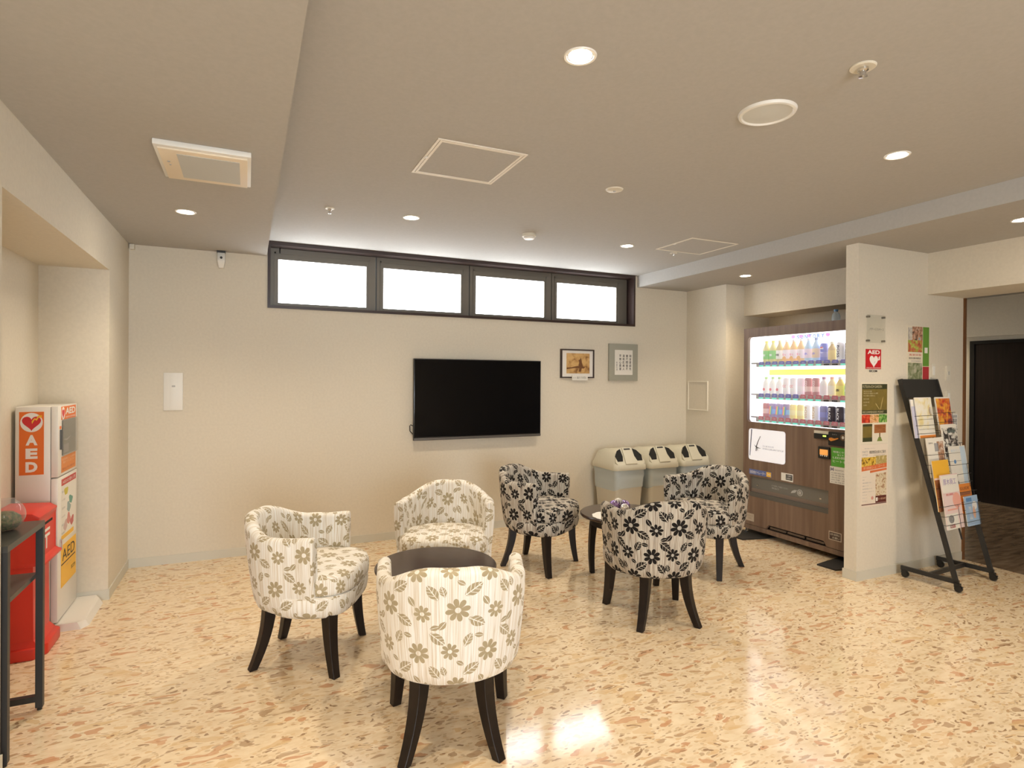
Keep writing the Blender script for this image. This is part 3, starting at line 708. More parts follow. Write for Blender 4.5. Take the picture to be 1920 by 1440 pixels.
# ------------------------------------------------------------------ waste bins
BINP = mat('bin_plastic', (.60, .57, .46), .45); BINB = mat('bin_body_plastic', (.58, .56, .49), .5)
BAG = thin_glass('thin_plastic_bag', (.84, .92, .98), .34, .22)
def ringrect(w, d, z, rad, yc=0, n=5):
    return [(x, y+yc, z) for x, y in rrect(-w/2, w/2, -d/2, d/2, rad, n)]
def make_bin():
    t = thing('waste_bin', 'x', 'waste bin', (0, 0, 0), 'waste bins in a row by the wall')
    W, D = .352, .42
    bm = bmesh.new(); loft(bm, [ringrect(W-.10, D-.12, .0, .03), ringrect(W-.09, D-.11, .01, .035), ringrect(W-.03, D-.03, .515, .04)]); link('bin_body', bm_me(bm), BINB, t, smooth=.7)
    # loose bag folded over the rim, its hem hanging uneven
    bm = bmesh.new(); rings = []
    for q in range(9):
        k = q/8; r0 = ringrect(W-.022-.02*k, D-.022-.02*k, .52, .04, n=10); row = []
        for i, p in enumerate(r0):
            ang = math.atan2(p[1], p[0]); zb = .34+.035*math.sin(ang*1.0+2.2)+.02*math.sin(ang*3+.6)
            wob = (.006*math.sin(ang*9+k*7)+.004*math.sin(ang*17-k*11))*math.sin(PI*min(1, k*1.2+.05))
            row.append((p[0]*(1+wob*2), p[1]*(1+wob*2), .522-(.522-zb)*k))
        rings.append(row)
    loft(bm, rings, cap0=False, cap1=False); link('bin_bag', bm_me(bm), BAG, t, smooth=True)
    # lid: skirt, then a hump whose front slopes down to the user
    yr = -.10     # ridge line
    bm = bmesh.new()
    loft(bm, [ringrect(W, D, .520, .045), ringrect(W+.004, D+.004, .530, .046), ringrect(W, D, .560, .046), ringrect(W-.018, D-.02, .580, .05),
              [(x, y, .580+.105*smooth((y+D/2)/.12)*(1-.25*smooth((y-.02)/.19))) for x, y, z in ringrect(W-.075, D-.06, 0, .06, .005)],
              [(x, y, .580+.125*smooth((y+D/2+.01)/.12)*(1-.28*smooth((y-.02)/.19))) for x, y, z in ringrect(W-.17, D-.15, 0, .06, .01)]])
    lid = link('lid', bm_me(bm), BINP, t, smooth=.9)
    # sloping front: central chute panel with a flat black patch painting the shaded opening on each side
    def on_slope(u, v, n): return (u, -D/2+.012+v*.092-n*.68, .566+v*.135-n*-.0+n*.60)
    def patch(name, pts, n0, n1, m_):
        bm = bmesh.new(); loft(bm, [[on_slope(u, v, n0) for u, v in pts], [on_slope(u, v, n1) for u, v in pts]]); return link(name, bm_me(bm), m_, lid if name == 'opening' else t)
    patch('front_panel', [(-.150, .05), (.150, .05), (.158, .20), (.125, .80), (.075, 1.02), (-.075, 1.02), (-.125, .80), (-.158, .20)], -.02, .008, BINP)
    patch('chute', [(-.062, .02), (.062, .02), (.048, 1.03), (-.048, 1.03)], .008, .020, BINP)
    for s in (-1, 1):
        pts = [(s*.066, 1.0), (s*.108, .88), (s*.146, .56), (s*.136, .22), (s*.080, .22), (s*.064, .52)]
        if s < 0: pts = pts[::-1]
        patch('opening', pts, .006, .0095, DARKV)
    lb = patch('sort_label', [(-.034, .88), (.034, .88), (.034, .97), (-.034, .97)], .020, .0215, PRINTK)
    return t
bn = make_bin()
bl = ['beige waste bin with a clear bag, end of the row beside the black chair', 'beige waste bin in the middle of the row of three', 'beige waste bin in the corner, end of the row next to the column']
for i, x in enumerate((3.19, 3.57, 3.955)):
    o = bn if i == 0 else dup(bn, (0, 0, 0))
    o.location = (x, 4.575, 0); o['label'] = bl[i]

# ------------------------------------------------------------------ vending machine
VX = 4.016; VY0, VY1 = 2.74, 3.857; VZ0, VZ1 = .085, 1.80
VF_ = '-x'
def VO(): return (VX, 0, 0)
# on this face u = -y
vm = thing('vending_machine', 'brown wood-look drinks vending machine with a lit display in the recess', 'vending machine', (4.36, 3.3, 0))
VW = wood_mat('vending_woodgrain', (.155, .098, .068), (.235, .160, .115), (10, 26, 1.2), .42)
VSIDE = mat('vending_side', (.20, .15, .12), .5)
DZ0, DZ1, DY0, DY1 = .982, 1.722, 2.80, 3.815      # display opening
DEP = .17
boxes('cabinet', [(VX+DEP+.02, 4.74, VY0, VY1, VZ0, VZ1), (VX+.02, VX+DEP+.02, VY0, VY1, VZ1-.02, VZ1), (VX+.02, VX+DEP+.02, VY1-.012, VY1, VZ0, VZ1-.02), (VX+.02, VX+DEP+.02, VY0, VY0+.012, VZ0, VZ1-.02),
                  (VX+.02, VX+DEP+.02, VY0+.012, VY1-.012, VZ0, DZ0-.04)], VSIDE, vm)
# front door: panel with rounded display opening, dispensing slot, advert recess left open
def frame_ring(bm, fr, o, outer, inner, n0, n1):
    X, Y, N = FN[fr]; o = Vector(o)
    def pt(p, n): return o+X*p[0]+Y*p[1]+N*n
    a = [bm.verts.new(pt(p, n1)) for p in outer]; b = [bm.verts.new(pt(p, n1)) for p in inner]; a2 = [bm.verts.new(pt(p, n0)) for p in outer]; b2 = [bm.verts.new(pt(p, n0)) for p in inner]
    k = len(outer)
    for i in range(k):
        j = (i+1) % k
        bm.faces.new((a[i], a[j], b[j], b[i])); bm.faces.new((a2[i], b2[i], b2[j], a2[j])); bm.faces.new((a[i], a2[i], a2[j], a[j])); bm.faces.new((b[i], b[j], b2[j], b2[i]))
bm = bmesh.new()
frame_ring(bm, VF_, VO(), rrect(-VY1, -VY0, .945, VZ1, .004, 6), rrect(-DY1, -DY0, DZ0, DZ1, .03, 6), -.03, 0)
link('door_top', bm_me(bm), VW, vm)
SL = (-3.782, -3.022, .335, .512)
door = multi('door_panel', VF_, VO(), [rrect(-VY1, -VY0, .512, .945), rrect(-VY1, SL[0], .335, .512), rrect(SL[1], -VY0, .335, .512),
      [(-VY1, .085), (-3.60, .085), (-3.575, .122), (-3.06, .122), (-3.035, .085), (-VY0, .085), (-VY0, .335), (-VY1, .335)]], -.03, 0, VW, vm)
plate('kick_band', VF_, VO(), -VY1, -VY0, .045, .082, -.03, .004, VW, vm)
plate('louvre_backing', VF_, VO(), -3.60, -3.035, .082, .122, -.028, -.02, DARKV, vm)
for k in range(3): plate('louvre', VF_, VO(), -3.565+.175*k, -3.565+.175*k+.155, .094, .112, -.02, -.006, mat('louvre_brown', (.10, .07, .05), .5), vm)
# dispensing slot
plate('slot_backing', VF_, VO(), SL[0], SL[1], SL[2], SL[3], -.12, -.10, mat('slot_dark', (.030, .026, .022), .5), vm)
plate('slot_ledge', VF_, VO(), SL[0], SL[1], .335, .372, -.10, -.002, mat('slot_ledge_grey', (.10, .095, .085), .4), vm)
fl = plate('slot_flap', VF_, VO(), SL[0]+.004, SL[1]-.004, .405, .508, -.022, -.018, mat('smoked_flap', (.15, .145, .13), .22, coat=.5), vm)
for u in (-3.71, -3.10): plate('flap_pin', VF_, VO(), u-.008, u+.008, .430, .440, -.018, -.014, CHROME, fl)
prism('recycle_emblem', VF_, VO(), ell(-3.286, .447, .026, .026), -.018, -.0172, GREYP, fl); prism('recycle_emblem', VF_, VO(), ell(-3.286, .447, .020, .020), -.0172, -.0168, mat('emblem_dark', (.12, .12, .11), .4), fl)
text('@', VF_, VO(), -3.299, -3.273, .434, .460, -.0164, PRINTW, fl); prism('leaf_emblem', VF_, VO(), [(-3.372, .430), (-3.33, .440), (-3.312, .462), (-3.335, .462), (-3.36, .450)], -.018, -.0172, GREYP, fl)
text('ドアを押してお取りください', VF_, VO(), -3.56, -3.40, .452, .466, -.0175, GREYP, fl); text('取出口', VF_, VO(), -3.56, -3.49, .432, .446, -.0175, GREYP, fl)
# lit display box
VGL = mat('display_light_panel', (.95, .95, .95), .5, emit=VEND_L, ecol=(1, .985, 1))
VIN = mat('display_inner', (.88, .88, .92), .5, emit=VEND_L*.22, ecol=(.93, .92, 1))
disp = boxes('display_back', [(VX+DEP, VX+DEP+.015, DY0, DY1, DZ0-.03, DZ1+.03)], VGL, vm)
boxes('display_side', [(VX+.03, VX+DEP, DY1, DY1+.012, DZ0-.03, DZ1+.03), (VX+.03, VX+DEP, DY0-.012, DY0, DZ0-.03, DZ1+.03), (VX+.03, VX+DEP, DY0, DY1, DZ1+.03, DZ1+.04), (VX+.03, VX+DEP, DY0, DY1, DZ0-.04, DZ0-.03)], VIN, vm)
VG = thin_glass('display_glass', (.98, .98, 1), 0, .02)
plate('display_glass', VF_, VO(), -DY1-.006, -DY0+.006, DZ0-.006, DZ1+.006, -.036, -.032, VG, vm)
CDM = thin_glass('clear_acrylic', (.9, .98, .97), .05)
yel = mat('price_band_yellow', (.95, .80, .16), .5, emit=.6, ecol=(1, .86, .2))
PINK = mat('lit_pink', (.85, .30, .60), .5, emit=.35, ecol=(1, .5, .8)); LBLUE = mat('lit_pale_blue', (.16, .30, .60), .5, emit=.12, ecol=(.4, .6, .95))
BTN = mat('button_green', (.10, .60, .45), .3, emit=.5, ecol=(.3, 1, .8)); BTNK = mat('button_dark', (.05, .04, .04), .4)
TABB = mat('price_tag_blue', (.20, .20, .55), .5, emit=.12, ecol=(.3, .3, .8)); TABR = mat('price_tag_red', (.60, .20, .24), .5, emit=.12, ecol=(.9, .3, .35))
SHLF = mat('display_shelf', (.62, .62, .60), .4)
rows = [(1.500, 1.462, TABB, 12), (1.228, 1.184, None, 12), (1.030, .986, TABR, 12)]
U0, DU = -3.700, .0694
for ri, (zt, zb, tabm, n) in enumerate(rows):
    sh = boxes('shelf', [(VX+.045, VX+DEP, DY0, DY1, zt-.012, zt), (VX+.040, VX+.050, DY0, DY1-.06, zb, zt)], SHLF, vm)
    for k in range(n+1):
        u = U0+DU*k
        if u > -DY0-.02: continue
        tm = tabm or (TABB if k < 6 else TABR)
        pts = [(u-.026, zb+.020), (u+.030, zb+.020), (u+.024, zt+.006), (u-.018, zt+.006)]
        o = prism('price_tag', VF_, (VX+.040, 0, 0), pts, 0, .003, tm, sh); plate('button', VF_, (VX+.040, 0, 0), u-.018, u+.022, zb+.003, zb+.014, 0, .008, BTNK if k in (9, 10) else BTN, sh, rad=.004)
        text('120', VF_, (VX+.040, 0, 0), u-.012, u+.016, zb+.026, zt-.002, .0036, PRINTW, sh)
boxes('topper_card', [(VX+.150, VX+.153, 3.10, 3.52, 1.690, 1.728)], mat('topper_white', (.9, .9, .95), .5, emit=.5, ecol=(.95, .95, 1)), vm)
for k, ch in enumerate('SUNTORY'):
    u = -3.435+.038*k
    text(ch, VF_, (VX+.150, 0, 0), u, u+.026, 1.690, 1.722, .0012, LBLUE, vm, bold=.02)
multi('topper_dots', VF_, (VX+.150, 0, 0), [ell(u, 1.712, .018, .015) for u in (-3.47, -3.395, -3.32, -3.15)], 0, .0008, PINK, vm)
boxes('hot_drink_band', [(VX+.158, VX+.162, DY0, 3.72, 1.392, 1.440)], yel, vm)

# display samples: one thing per bottle or can
DRINK_GLOW = .25  # self-glow given to the drinks, imitating the display's backlight
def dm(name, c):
    c = tuple(v*.78+.20 for v in c) if sum(c) > .6 else c  # colours washed paler to imitate the bright display light
    return mat('drink_'+name, c, .3, emit=DRINK_GLOW, ecol=c)
def sample(kind, row, k, colours, lettering, label, group):
    zt = rows[row][0]; u = U0+DU*k+.004; y = -u; x = VX+.100
    cols_ = [dm('_'.join('%02x' % int(v*255) for v in c), c) for c in colours]
    if kind == 'bottle':
        t = thing('drink_bottle', label, 'bottle', (x, y, zt), group); R = .0325; H = .187
        lathe('bottle_body', [(0, 0), (R*.9, 0), (R, .008), (R, .105), (R*.96, .118), (R*.45, .160), (R*.42, .168), (0, .168)], (x, y, zt), cols_[0], t, n=16)
        lathe('cap', [(0, .168), (R*.46, .168), (R*.46, H), (0, H)], (x, y, zt), cols_[2], t, n=14)
        lathe('label_band', [(R*1.015, .028), (R*1.025, .029), (R*1.025, .100), (R*1.015, .101)], (x, y, zt), cols_[1], t, n=16)
        zm, rr, hh = zt+.062, R*1.03, .03
    elif kind == 'small_bottle':
        t = thing('drink_bottle', label, 'bottle', (x, y, zt), group); R = .0315; H = .148
        lathe('bottle_body', [(0, 0), (R, 0), (R, .085), (R*.9, .100), (R*.5, .124), (R*.48, .130), (0, .130)], (x, y, zt), cols_[0], t, n=16)
        lathe('cap', [(0, .130), (R*.52, .130), (R*.52, H), (0, H)], (x, y, zt), cols_[2], t, n=14)
        lathe('label_band', [(R*1.015, .012), (R*1.025, .013), (R*1.025, .080), (R*1.015, .081)], (x, y, zt), cols_[1], t, n=16)
        zm, rr, hh = zt+.046, R*1.03, .026
    else:
        t = thing('drink_can', label, 'can', (x, y, zt), group); R = .0300; H = .120 if kind == 'can' else .140
        lathe('can_body', [(0, 0), (R*.85, 0), (R, .008), (R, H-.012), (R*.84, H-.002), (0, H-.002)], (x, y, zt), cols_[0], t, n=16)
        lathe('can_lid', [(0, H-.002), (R*.84, H-.002), (R*.84, H), (R*.76, H), (0, H-.001)], (x, y, zt), CHROME, t, n=16)
        lathe('label_band', [(R*1.01, .030), (R*1.02, .031), (R*1.02, .070), (R*1.01, .071)], (x, y, zt), cols_[1], t, n=16)
        zm, rr, hh = zt+H*.5, R*1.03, .046
    if lettering:
        s, cl, rot = lettering; m_ = dm('ink_'+'_'.join('%02x' % int(v*255) for v in cl), cl)
        if rot: text(s, VF_, (x-rr-.001, 0, 0), u-.010, u+.010, zm-hh, zm+hh, .001, m_, t, rot=-PI/2, bold=.02)
        else: text(s, VF_, (x-rr-.001, 0, 0), u-.016, u+.016, zm-.010, zm+.010, .001, m_, t, bold=.02)
    return t
W_ = (.92, .90, .90); Kc = (.05, .04, .05); GR = (.20, .62, .12); YL = (.95, .82, .12); OR = (.95, .55, .22); BL = (.16, .20, .72); CY_ = (.55, .75, .92); BRc = (.55, .36, .12); RD = (.78, .12, .14)
g1, g2, g3 = 'drinks on the top display shelf', 'drinks on the middle display shelf', 'drinks on the bottom display shelf'
top = [('bottle', ((.72, .66, .25), GR, YL), ('茶', W_, 0), 'green tea bottle with a green label'), ('bottle', ((.72, .66, .25), GR, YL), ('茶', W_, 0), 'green tea bottle with a green label'),
       ('bottle', ((.70, .58, .22), (.92, .90, .80), (.80, .72, .4)), ('烏龍', Kc, 0), 'tea bottle with a cream label'),
       ('bottle', ((.95, .62, .25), (.93, .85, .88), (.93, .90, .85)), ('なっ', RD, 0), 'orange bottle with a pale pink label'), ('bottle', ((.95, .62, .25), (.93, .85, .88), (.93, .90, .85)), ('なっ', RD, 0), 'orange bottle with a pale pink label'), ('bottle', ((.95, .62, .25), (.93, .85, .88), (.93, .90, .85)), ('なっ', RD, 0), 'orange bottle with a pale pink label'),
       ('bottle', (CY_, (.90, .75, .85), (.85, .90, .95)), ('水', BL, 0), 'clear blue water bottle with a pale label'), ('bottle', (CY_, (.95, .72, .45), (.3, .4, .7)), ('水', BL, 0), 'clear blue water bottle with an orange label'),
       ('tall_can', (BL, (.30, .32, .80), W_), None, 'tall blue cola can with a round red and white emblem'), ('small_bottle', ((.72, .52, .20), (.85, .66, .22), (.92, .86, .6)), None, 'amber drink bottle with a gold label'),
       ('tall_can', (W_, (.93, .91, .88), W_), ('BOSS', Kc, 1), 'white coffee can with sideways dark lettering'), ('tall_can', (Kc, (.06, .05, .06), W_), ('BLACK', W_, 1), 'black coffee can with sideways white lettering')]
mid = [('small_bottle', ((.94, .92, .84), (.95, .93, .90), (.45, .78, .25)), None, 'white drink bottle with a red fruit and green cap')]*3 + \
      [('tall_can', ((.93, .86, .84), (.94, .92, .88), RD), ('C.C', RD, 0), 'white can with a red top band')]*2 + [('tall_can', ((.93, .82, .88), (.94, .90, .93), W_), None, 'pale pink can')] + \
      [('tall_can', ((.55, .20, .20), (.85, .60, .55), W_), ('COCOA', (.93, .85, .8), 1), 'dark red can with curly lettering')]*2 + \
      [('small_bottle', ((.94, .90, .92), (.93, .84, .88), (.55, .25, .45)), None, 'white bottle with a purple cap'), ('small_bottle', ((.94, .80, .5), (.95, .88, .75), (.95, .45, .3)), None, 'cream bottle with an orange cap'),
       ('small_bottle', ((.90, .66, .12), (.95, .80, .12), W_), ('茶', Kc, 0), 'yellow bottle with a white cap'), ('small_bottle', ((.50, .66, .16), (.35, .66, .18), (.93, .60, .55)), ('茶', W_, 0), 'green bottle with a pink cap')]
bot = [('can', ((.50, .12, .12), (.85, .55, .5), W_), None, 'dark red can with a pale ring')] + [('can', ((.30, .20, .40), (.20, .45, .75), W_), None, 'can with rainbow-coloured bands')]*3 + \
      [('can', ((.90, .76, .28), (.93, .84, .45), W_), None, 'gold coffee can')]*2 + [('can', (W_, (.93, .91, .88), W_), ('BOSS', BRc, 1), 'short white coffee can with sideways brown lettering')]*2 + \
      [('can', ((.15, .14, .42), (.18, .20, .62), W_), None, 'short blue can')] + [('can', (Kc, (.06, .05, .06), W_), ('BLACK', W_, 1), 'short black coffee can with sideways white lettering')]*2 + [('can', ((.30, .30, .32), (.80, .80, .82), W_), None, 'grey and silver can')]
for ri, (lst, g, nm) in enumerate(((top, g1, 'top'), (mid, g2, 'middle'), (bot, g3, 'bottom'))):
    for k, (kind, cl, lt, lb) in enumerate(lst):
        t = sample(kind, ri, k, cl, lt, lb+' on the '+nm+' lit shelf', g)
        zt = rows[ri][0]; u = U0+DU*k+.004; fo = (VX+.100-.0330, 0, 0)
        if 'emblem' in lb:
            prism('emblem', VF_, fo, ell(u, zt+.098, .015, .015), 0, .001, dm('w', W_), t); prism('emblem_red', VF_, fo, [(u+.015*math.cos(a), zt+.098+.015*math.sin(a)) for a in [R_(20+14*j) for j in range(11)]]+[(u-.004, zt+.099)], .001, .0016, dm('r', RD), t)
            prism('emblem_blue', VF_, fo, [(u+.015*math.cos(a), zt+.098+.015*math.sin(a)) for a in [R_(205+13*j) for j in range(11)]], .001, .0016, dm('b', (.05, .08, .5)), t); text('pepsi', VF_, fo, u-.014, u+.014, zt+.060, zt+.070, .001, dm('w', W_), t)
        if 'red fruit' in lb: prism('fruit_mark', VF_, fo, ell(u, zt+.040, .012, .012), 0, .002, dm('r', RD), t)
        if 'orange bottle' in lb: prism('fruit_mark', VF_, (VX+.0655, 0, 0), ell(u, zt+.030, .017, .018), 0, .001, dm('o', (.95, .50, .10)), t)
        if 'rainbow' in lb:
            for j, c in enumerate(((.85, .15, .2), (.95, .7, .1), (.1, .5, .3), (.1, .2, .7))): prism('colour_flash', VF_, (VX+.0690, 0, 0), [(u-.018+.009*j, zt+.025), (u-.010+.009*j, zt+.025), (u-.004+.009*j, zt+.095), (u-.012+.009*j, zt+.095)], 0, .001, dm('fl%d' % j, c), t)
# lower front fittings
ADL = mat('advert_light', (.84, .84, .88), .4, emit=.30, ecol=(.92, .93, 1))
ad = plate('advert_panel', VF_, VO(), -3.790, -3.412, .655, .925, -.004, .006, ADL, vm, rad=.022)
prism('advert_rod', VF_, VO(), [(-3.778, .69), (-3.772, .69), (-3.752, .920), (-3.762, .920)], .006, .0075, mat('slate', (.12, .13, .2), .4), ad)
INKB = mat('advert_ink', (.10, .085, .07), .6)
prism('advert_logo', VF_, VO(), [(-3.712, .735), (-3.703, .735), (-3.700, .775), (-3.685, .815), (-3.660, .865), (-3.664, .867), (-3.692, .818), (-3.708, .778)], .006, .0072, INKB, ad)
prism('advert_logo', VF_, VO(), [(-3.728, .790), (-3.710, .776), (-3.680, .766), (-3.650, .765), (-3.680, .760), (-3.713, .769)], .006, .0072, INKB, ad)
prism('advert_logo', VF_, VO(), [(-3.700, .770), (-3.692, .764), (-3.688, .738), (-3.692, .738)], .006, .0072, INKB, ad)
text('CLUB HOUSE', VF_, VO(), -3.635, -3.520, .779, .792, .0072, GREY_T, ad); text('FOR LUXURY STYLE', VF_, VO(), -3.635, -3.425, .756, .770, .0072, GREY_T, ad)
bv = plate('bill_slot', VF_, VO(), -3.140, -3.020, .900, .938, 0, .012, BLACK, vm, rad=.003); plate('bill_label', VF_, VO(), -3.146, -3.020, .940, .962, 0, .004, OFFW, vm)
plate('status_lamp', VF_, VO(), -3.062, -3.036, .920, .930, .012, .014, mat('lamp_green', (.5, .9, .1), .4, emit=2, ecol=(.6, 1, .1)), bv)
pk = plate('coin_panel', VF_, VO(), -3.016, -2.79, .860, .962, 0, .014, BLACK, vm, rad=.006)
prism('coin_lever', VF_, VO(), [(-3.008, .905), (-2.990, .892), (-2.965, .900), (-2.930, .915), (-2.932, .921), (-2.965, .914), (-2.990, .920), (-3.004, .916)], .014, .022, mat('lever_orange', (.75, .28, .04), .4), pk)
prism('coin_slot_ring', VF_, VO(), ell(-2.893, .928, .024, .024), .014, .018, mat('bronze', (.18, .12, .08), .35, metal=.6), pk); prism('coin_slot_eye', VF_, VO(), ell(-2.893, .928, .010, .012), .018, .020, CHROME, pk)
text('コイン', VF_, VO(), -2.985, -2.945, .940, .948, .015, PRINTW, pk)
cp = plate('card_reader', VF_, VO(), -3.103, -3.008, .752, .842, 0, .012, BLACK, vm, rad=.006); plate('reader_screen', VF_, VO(), -3.088, -3.020, .780, .822, .012, .0135, mat('reader_orange', (.70, .30, .06), .4, emit=.5, ecol=(.9, .4, .1)), cp)
multi('reader_dots', VF_, VO(), [ell(u, .774, .005, .005, 10) for u in (-3.08, -3.065, -3.045, -3.030)], .012, .0135, PRINTW, cp)
gs = plate('eco_sticker', VF_, VO(), -3.000, -2.80, .705, .846, 0, .0015, GREEN, vm)
for s_, a, b_, c_, d_ in (('地球にやさしい', -2.985, -2.83, .806, .822), ('省エネ', -2.95, -2.90, .786, .800), ('LED照明', -2.985, -2.85, .762, .780), ('ヒートポンプ', -2.985, -2.82, .735, .755)): text(s_, VF_, VO(), a, b_, c_, d_, .0022, PRINTW, gs)
ns = plate('contact_sticker', VF_, VO(), -3.010, -2.80, .575, .703, 0, .0015, PAPER, vm)
text('H', VF_, VO(), -3.003, -2.980, .668, .695, .0022, mat('navy', (.03, .03, .15), .5), ns, bold=.03); text('HACHIYOH', VF_, VO(), -2.970, -2.90, .672, .684, .0022, GREY_T, ns)
for k in range(5): text(('自動販売機', '管理番号 046', '連絡先 0120', '故障 返金', 'お客様窓口')[k], VF_, VO(), -3.000, -2.86+.02*(k % 2), .650-.017*k, .660-.017*k, .0022, GREY_T, ns)
s1 = plate('promo_sticker', VF_, VO(), -3.786, -3.548, .527, .572, 0, .0015, mat('sticker_blue', (.12, .16, .38), .5), vm); plate('promo_corner', VF_, VO(), -3.60, -3.552, .530, .569, .0015, .002, YELLOW, s1)
text('自販機オペレーター', VF_, VO(), -3.776, -3.61, .535, .562, .0022, PRINTW, s1); text('24h', VF_, VO(), -3.596, -3.556, .540, .560, .0026, PRINTW, s1)
s2 = plate('notice_sticker', VF_, VO(), -3.450, -3.336, .524, .588, 0, .0015, PAPER, vm); plate('notice_block', VF_, VO(), -3.405, -3.342, .535, .580, .0015, .002, PRINTK, s2); text('ご利用の\nお客様へ', VF_, VO(), -3.400, -3.348, .540, .576, .0025, PRINTW, s2)
s3 = plate('permit_sticker', VF_, VO(), -3.819, -3.731, .116, .182, 0, .0012, mat('kraft', (.50, .42, .33), .6), vm); text('営業許可\n標識', VF_, VO(), -3.81, -3.74, .13, .17, .0018, mat('kraft_ink', (.35, .28, .2), .6), s3)
s4 = plate('warning_sticker', VF_, VO(), -3.016, -2.912, .148, .212, 0, .0012, mat('kraft2', (.55, .47, .38), .6), vm); plate('warning_block', VF_, VO(), -3.010, -2.918, .154, .206, .0012, .0018, mat('sepia_ink', (.08, .05, .04), .6), s4)
text('注意 転倒防止', VF_, VO(), -3.004, -2.924, .184, .200, .0022, OFFW, s4); text('お願い', VF_, VO(), -2.985, -2.925, .160, .176, .0022, OFFW, s4)
for y in (3.838, 2.80):
    for x in (4.036, 4.68):
        lathe('levelling_foot', [(0, .012), (.020, .012), (.020, .018), (.007, .022), (.007, .060), (.016, .062), (.016, .085), (0, .085)], (x, y, 0), CHROME, vm, n=14)
MATR = mat('black_rubber', (.014, .013, .012), .7)
def pad_mat(y0, y1, lb):
    bm = bmesh.new(); pts = [(3.79, y1-.03), (3.80, y0+.05), (4.02, y0), (4.72, y0), (4.72, y1), (4.10, y1+.02)] 
    loft(bm, [[(x, y, 0) for x, y in pts], [(x, y, .010) for x, y in pts], ]); o = link('rubber_pad', bm_me(bm), MATR, None, (4.2, y0, 0)); tag(o, lb, 'pad', 'black pads under the vending machine')
pad_mat(3.60, 3.87, 'black rubber pad under the vending machine foot by the black chair'); pad_mat(2.75, 2.97, 'black rubber pad under the vending machine foot by the partition')
t = thing('water_bottle', 'small clear plastic bottle with a blue cap on top of the vending machine', 'bottle', (4.40, 3.255, VZ1))
lathe('bottle_body', [(0, 0), (.030, 0), (.032, .006), (.032, .075), (.026, .095), (.014, .108), (.014, .116), (0, .116)], (4.40, 3.255, VZ1), thin_glass('pet_plastic', (.80, .88, .95), .35), t)
lathe('cap', [(0, .116), (.017, .116), (.017, .132), (0, .133)], (4.40, 3.255, VZ1), mat('cap_blue', (.10, .25, .50), .4), t)

# ------------------------------------------------------------------ partition: signs and posters
PY = '-y'; PO = (0, YP, 0)
ACR = thin_glass('sign_acrylic', (.975, .98, .97), .02, .05)
t = thing('acrylic_sign', 'clear acrylic room sign on four metal studs', 'sign', (3.90, YP, 1.60))
plate('acrylic_plate', PY, PO, 3.806, 3.994, 1.606, 1.796, .012, .016, ACR, t)
for u, v in ((3.82, 1.782), (3.98, 1.782), (3.82, 1.620), (3.98, 1.620)): prism('stud', PY, PO, ell(u, v, .007, .007, 14), 0, .022, mat('stud_steel', (.30, .28, .25), .35, metal=.8), t)
text('バゲージスペース', PY, PO, 3.826, 3.976, 1.690, 1.708, .0168, mat('sign_ink', (.10, .09, .08), .5), t)
t = thing('defibrillator_sign', 'small red square wall sign with white letters and a white heart', 'sign', (3.89, YP, 1.41))
pl = plate('red_plate', PY, PO, 3.812, 3.970, 1.429, 1.564, 0, .003, mat('sign_red', (.55, .012, .02), .35), t)
text('AED', PY, PO, 3.827, 3.955, 1.530, 1.557, .0036, PRINTW, t, bold=.035)
prism('heart', PY, PO, heart(3.893, 1.478, .088, .082), .003, .004, PRINTW, t)
prism('bolt', PY, PO, [(3.925, 1.490), (3.945, 1.500), (3.942, 1.508), (3.957, 1.520), (3.957, 1.492), (3.943, 1.488)], .003, .004, PRINTW, t)
prism('bolt_tip', PY, PO, [(3.893, 1.466), (3.903, 1.474), (3.908, 1.484), (3.899, 1.478)], .004, .0045, mat('heart_grey', (.55, .52, .5), .5), t)
text('自動体外式除細動器', PY, PO, 3.818, 3.964, 1.433, 1.440, .0036, PRINTW, t)
pp = plate('paper_strip', PY, PO, 3.836, 3.942, 1.404, 1.426, 0, .0012, mat('strip_cream', (.74, .69, .58), .6), t); text('SECOM', PY, PO, 3.846, 3.932, 1.407, 1.423, .002, PRINTK, t, bold=.04)
# garden poster
t = thing('garden_poster', 'olive green poster with vegetables and a wooden signpost on the partition', 'poster', (3.907, YP, .94))
a0, a1, b0, b1 = 3.776, 4.040, .928, 1.326
plate('sheet', PY, PO, a0-.012, a1+.012, b0-.010, b1+.012, 0, .0015, mat('poster_cream', (.74, .68, .55), .6), t)
OLV = mat('olive', (.19, .14, .03), .6, var=((20, 1, 20), .15)); OLD = mat('olive_dark', (.045, .05, .018), .6); CREAMI = mat('cream_ink', (.62, .55, .35), .6)
plate('title_band', PY, PO, a0, a1, 1.292, 1.326, .0015, .0022, OLD, t); plate('olive_field', PY, PO, a0, a1, 1.148, 1.292, .0015, .0022, OLV, t); plate('caption_band', PY, PO, a0, a1, 1.122, 1.148, .0015, .0022, OLD, t)
text('FUTSUKA-ICHI GARDEN', PY, PO, a0+.006, a0+.205, 1.300, 1.318, .0028, CREAMI, t); text('RECOMMENDED POINT', PY, PO, a0+.008, a0+.225, 1.128, 1.142, .0028, CREAMI, t)
for k, (w_, v) in enumerate(((.085, 1.272), (.150, 1.258), (.120, 1.242), (.055, 1.220), (.06, 1.198), (.035, 1.178))): text('地元の畑から野菜をお届け'[:4+k % 3*3], PY, PO, a0+.014, a0+.014+w_, v, v+.009, .0028, CREAMI, t)
multi('wheat_ears', PY, PO, [[(3.955, 1.152), (3.959, 1.152), (3.925, 1.190), (3.915, 1.196), (3.918, 1.188)], [(3.968, 1.152), (3.972, 1.152), (3.985, 1.195), (3.998, 1.240), (3.990, 1.225), (3.979, 1.195)]], .0022, .0028, mat('straw', (.50, .40, .16), .6), t)
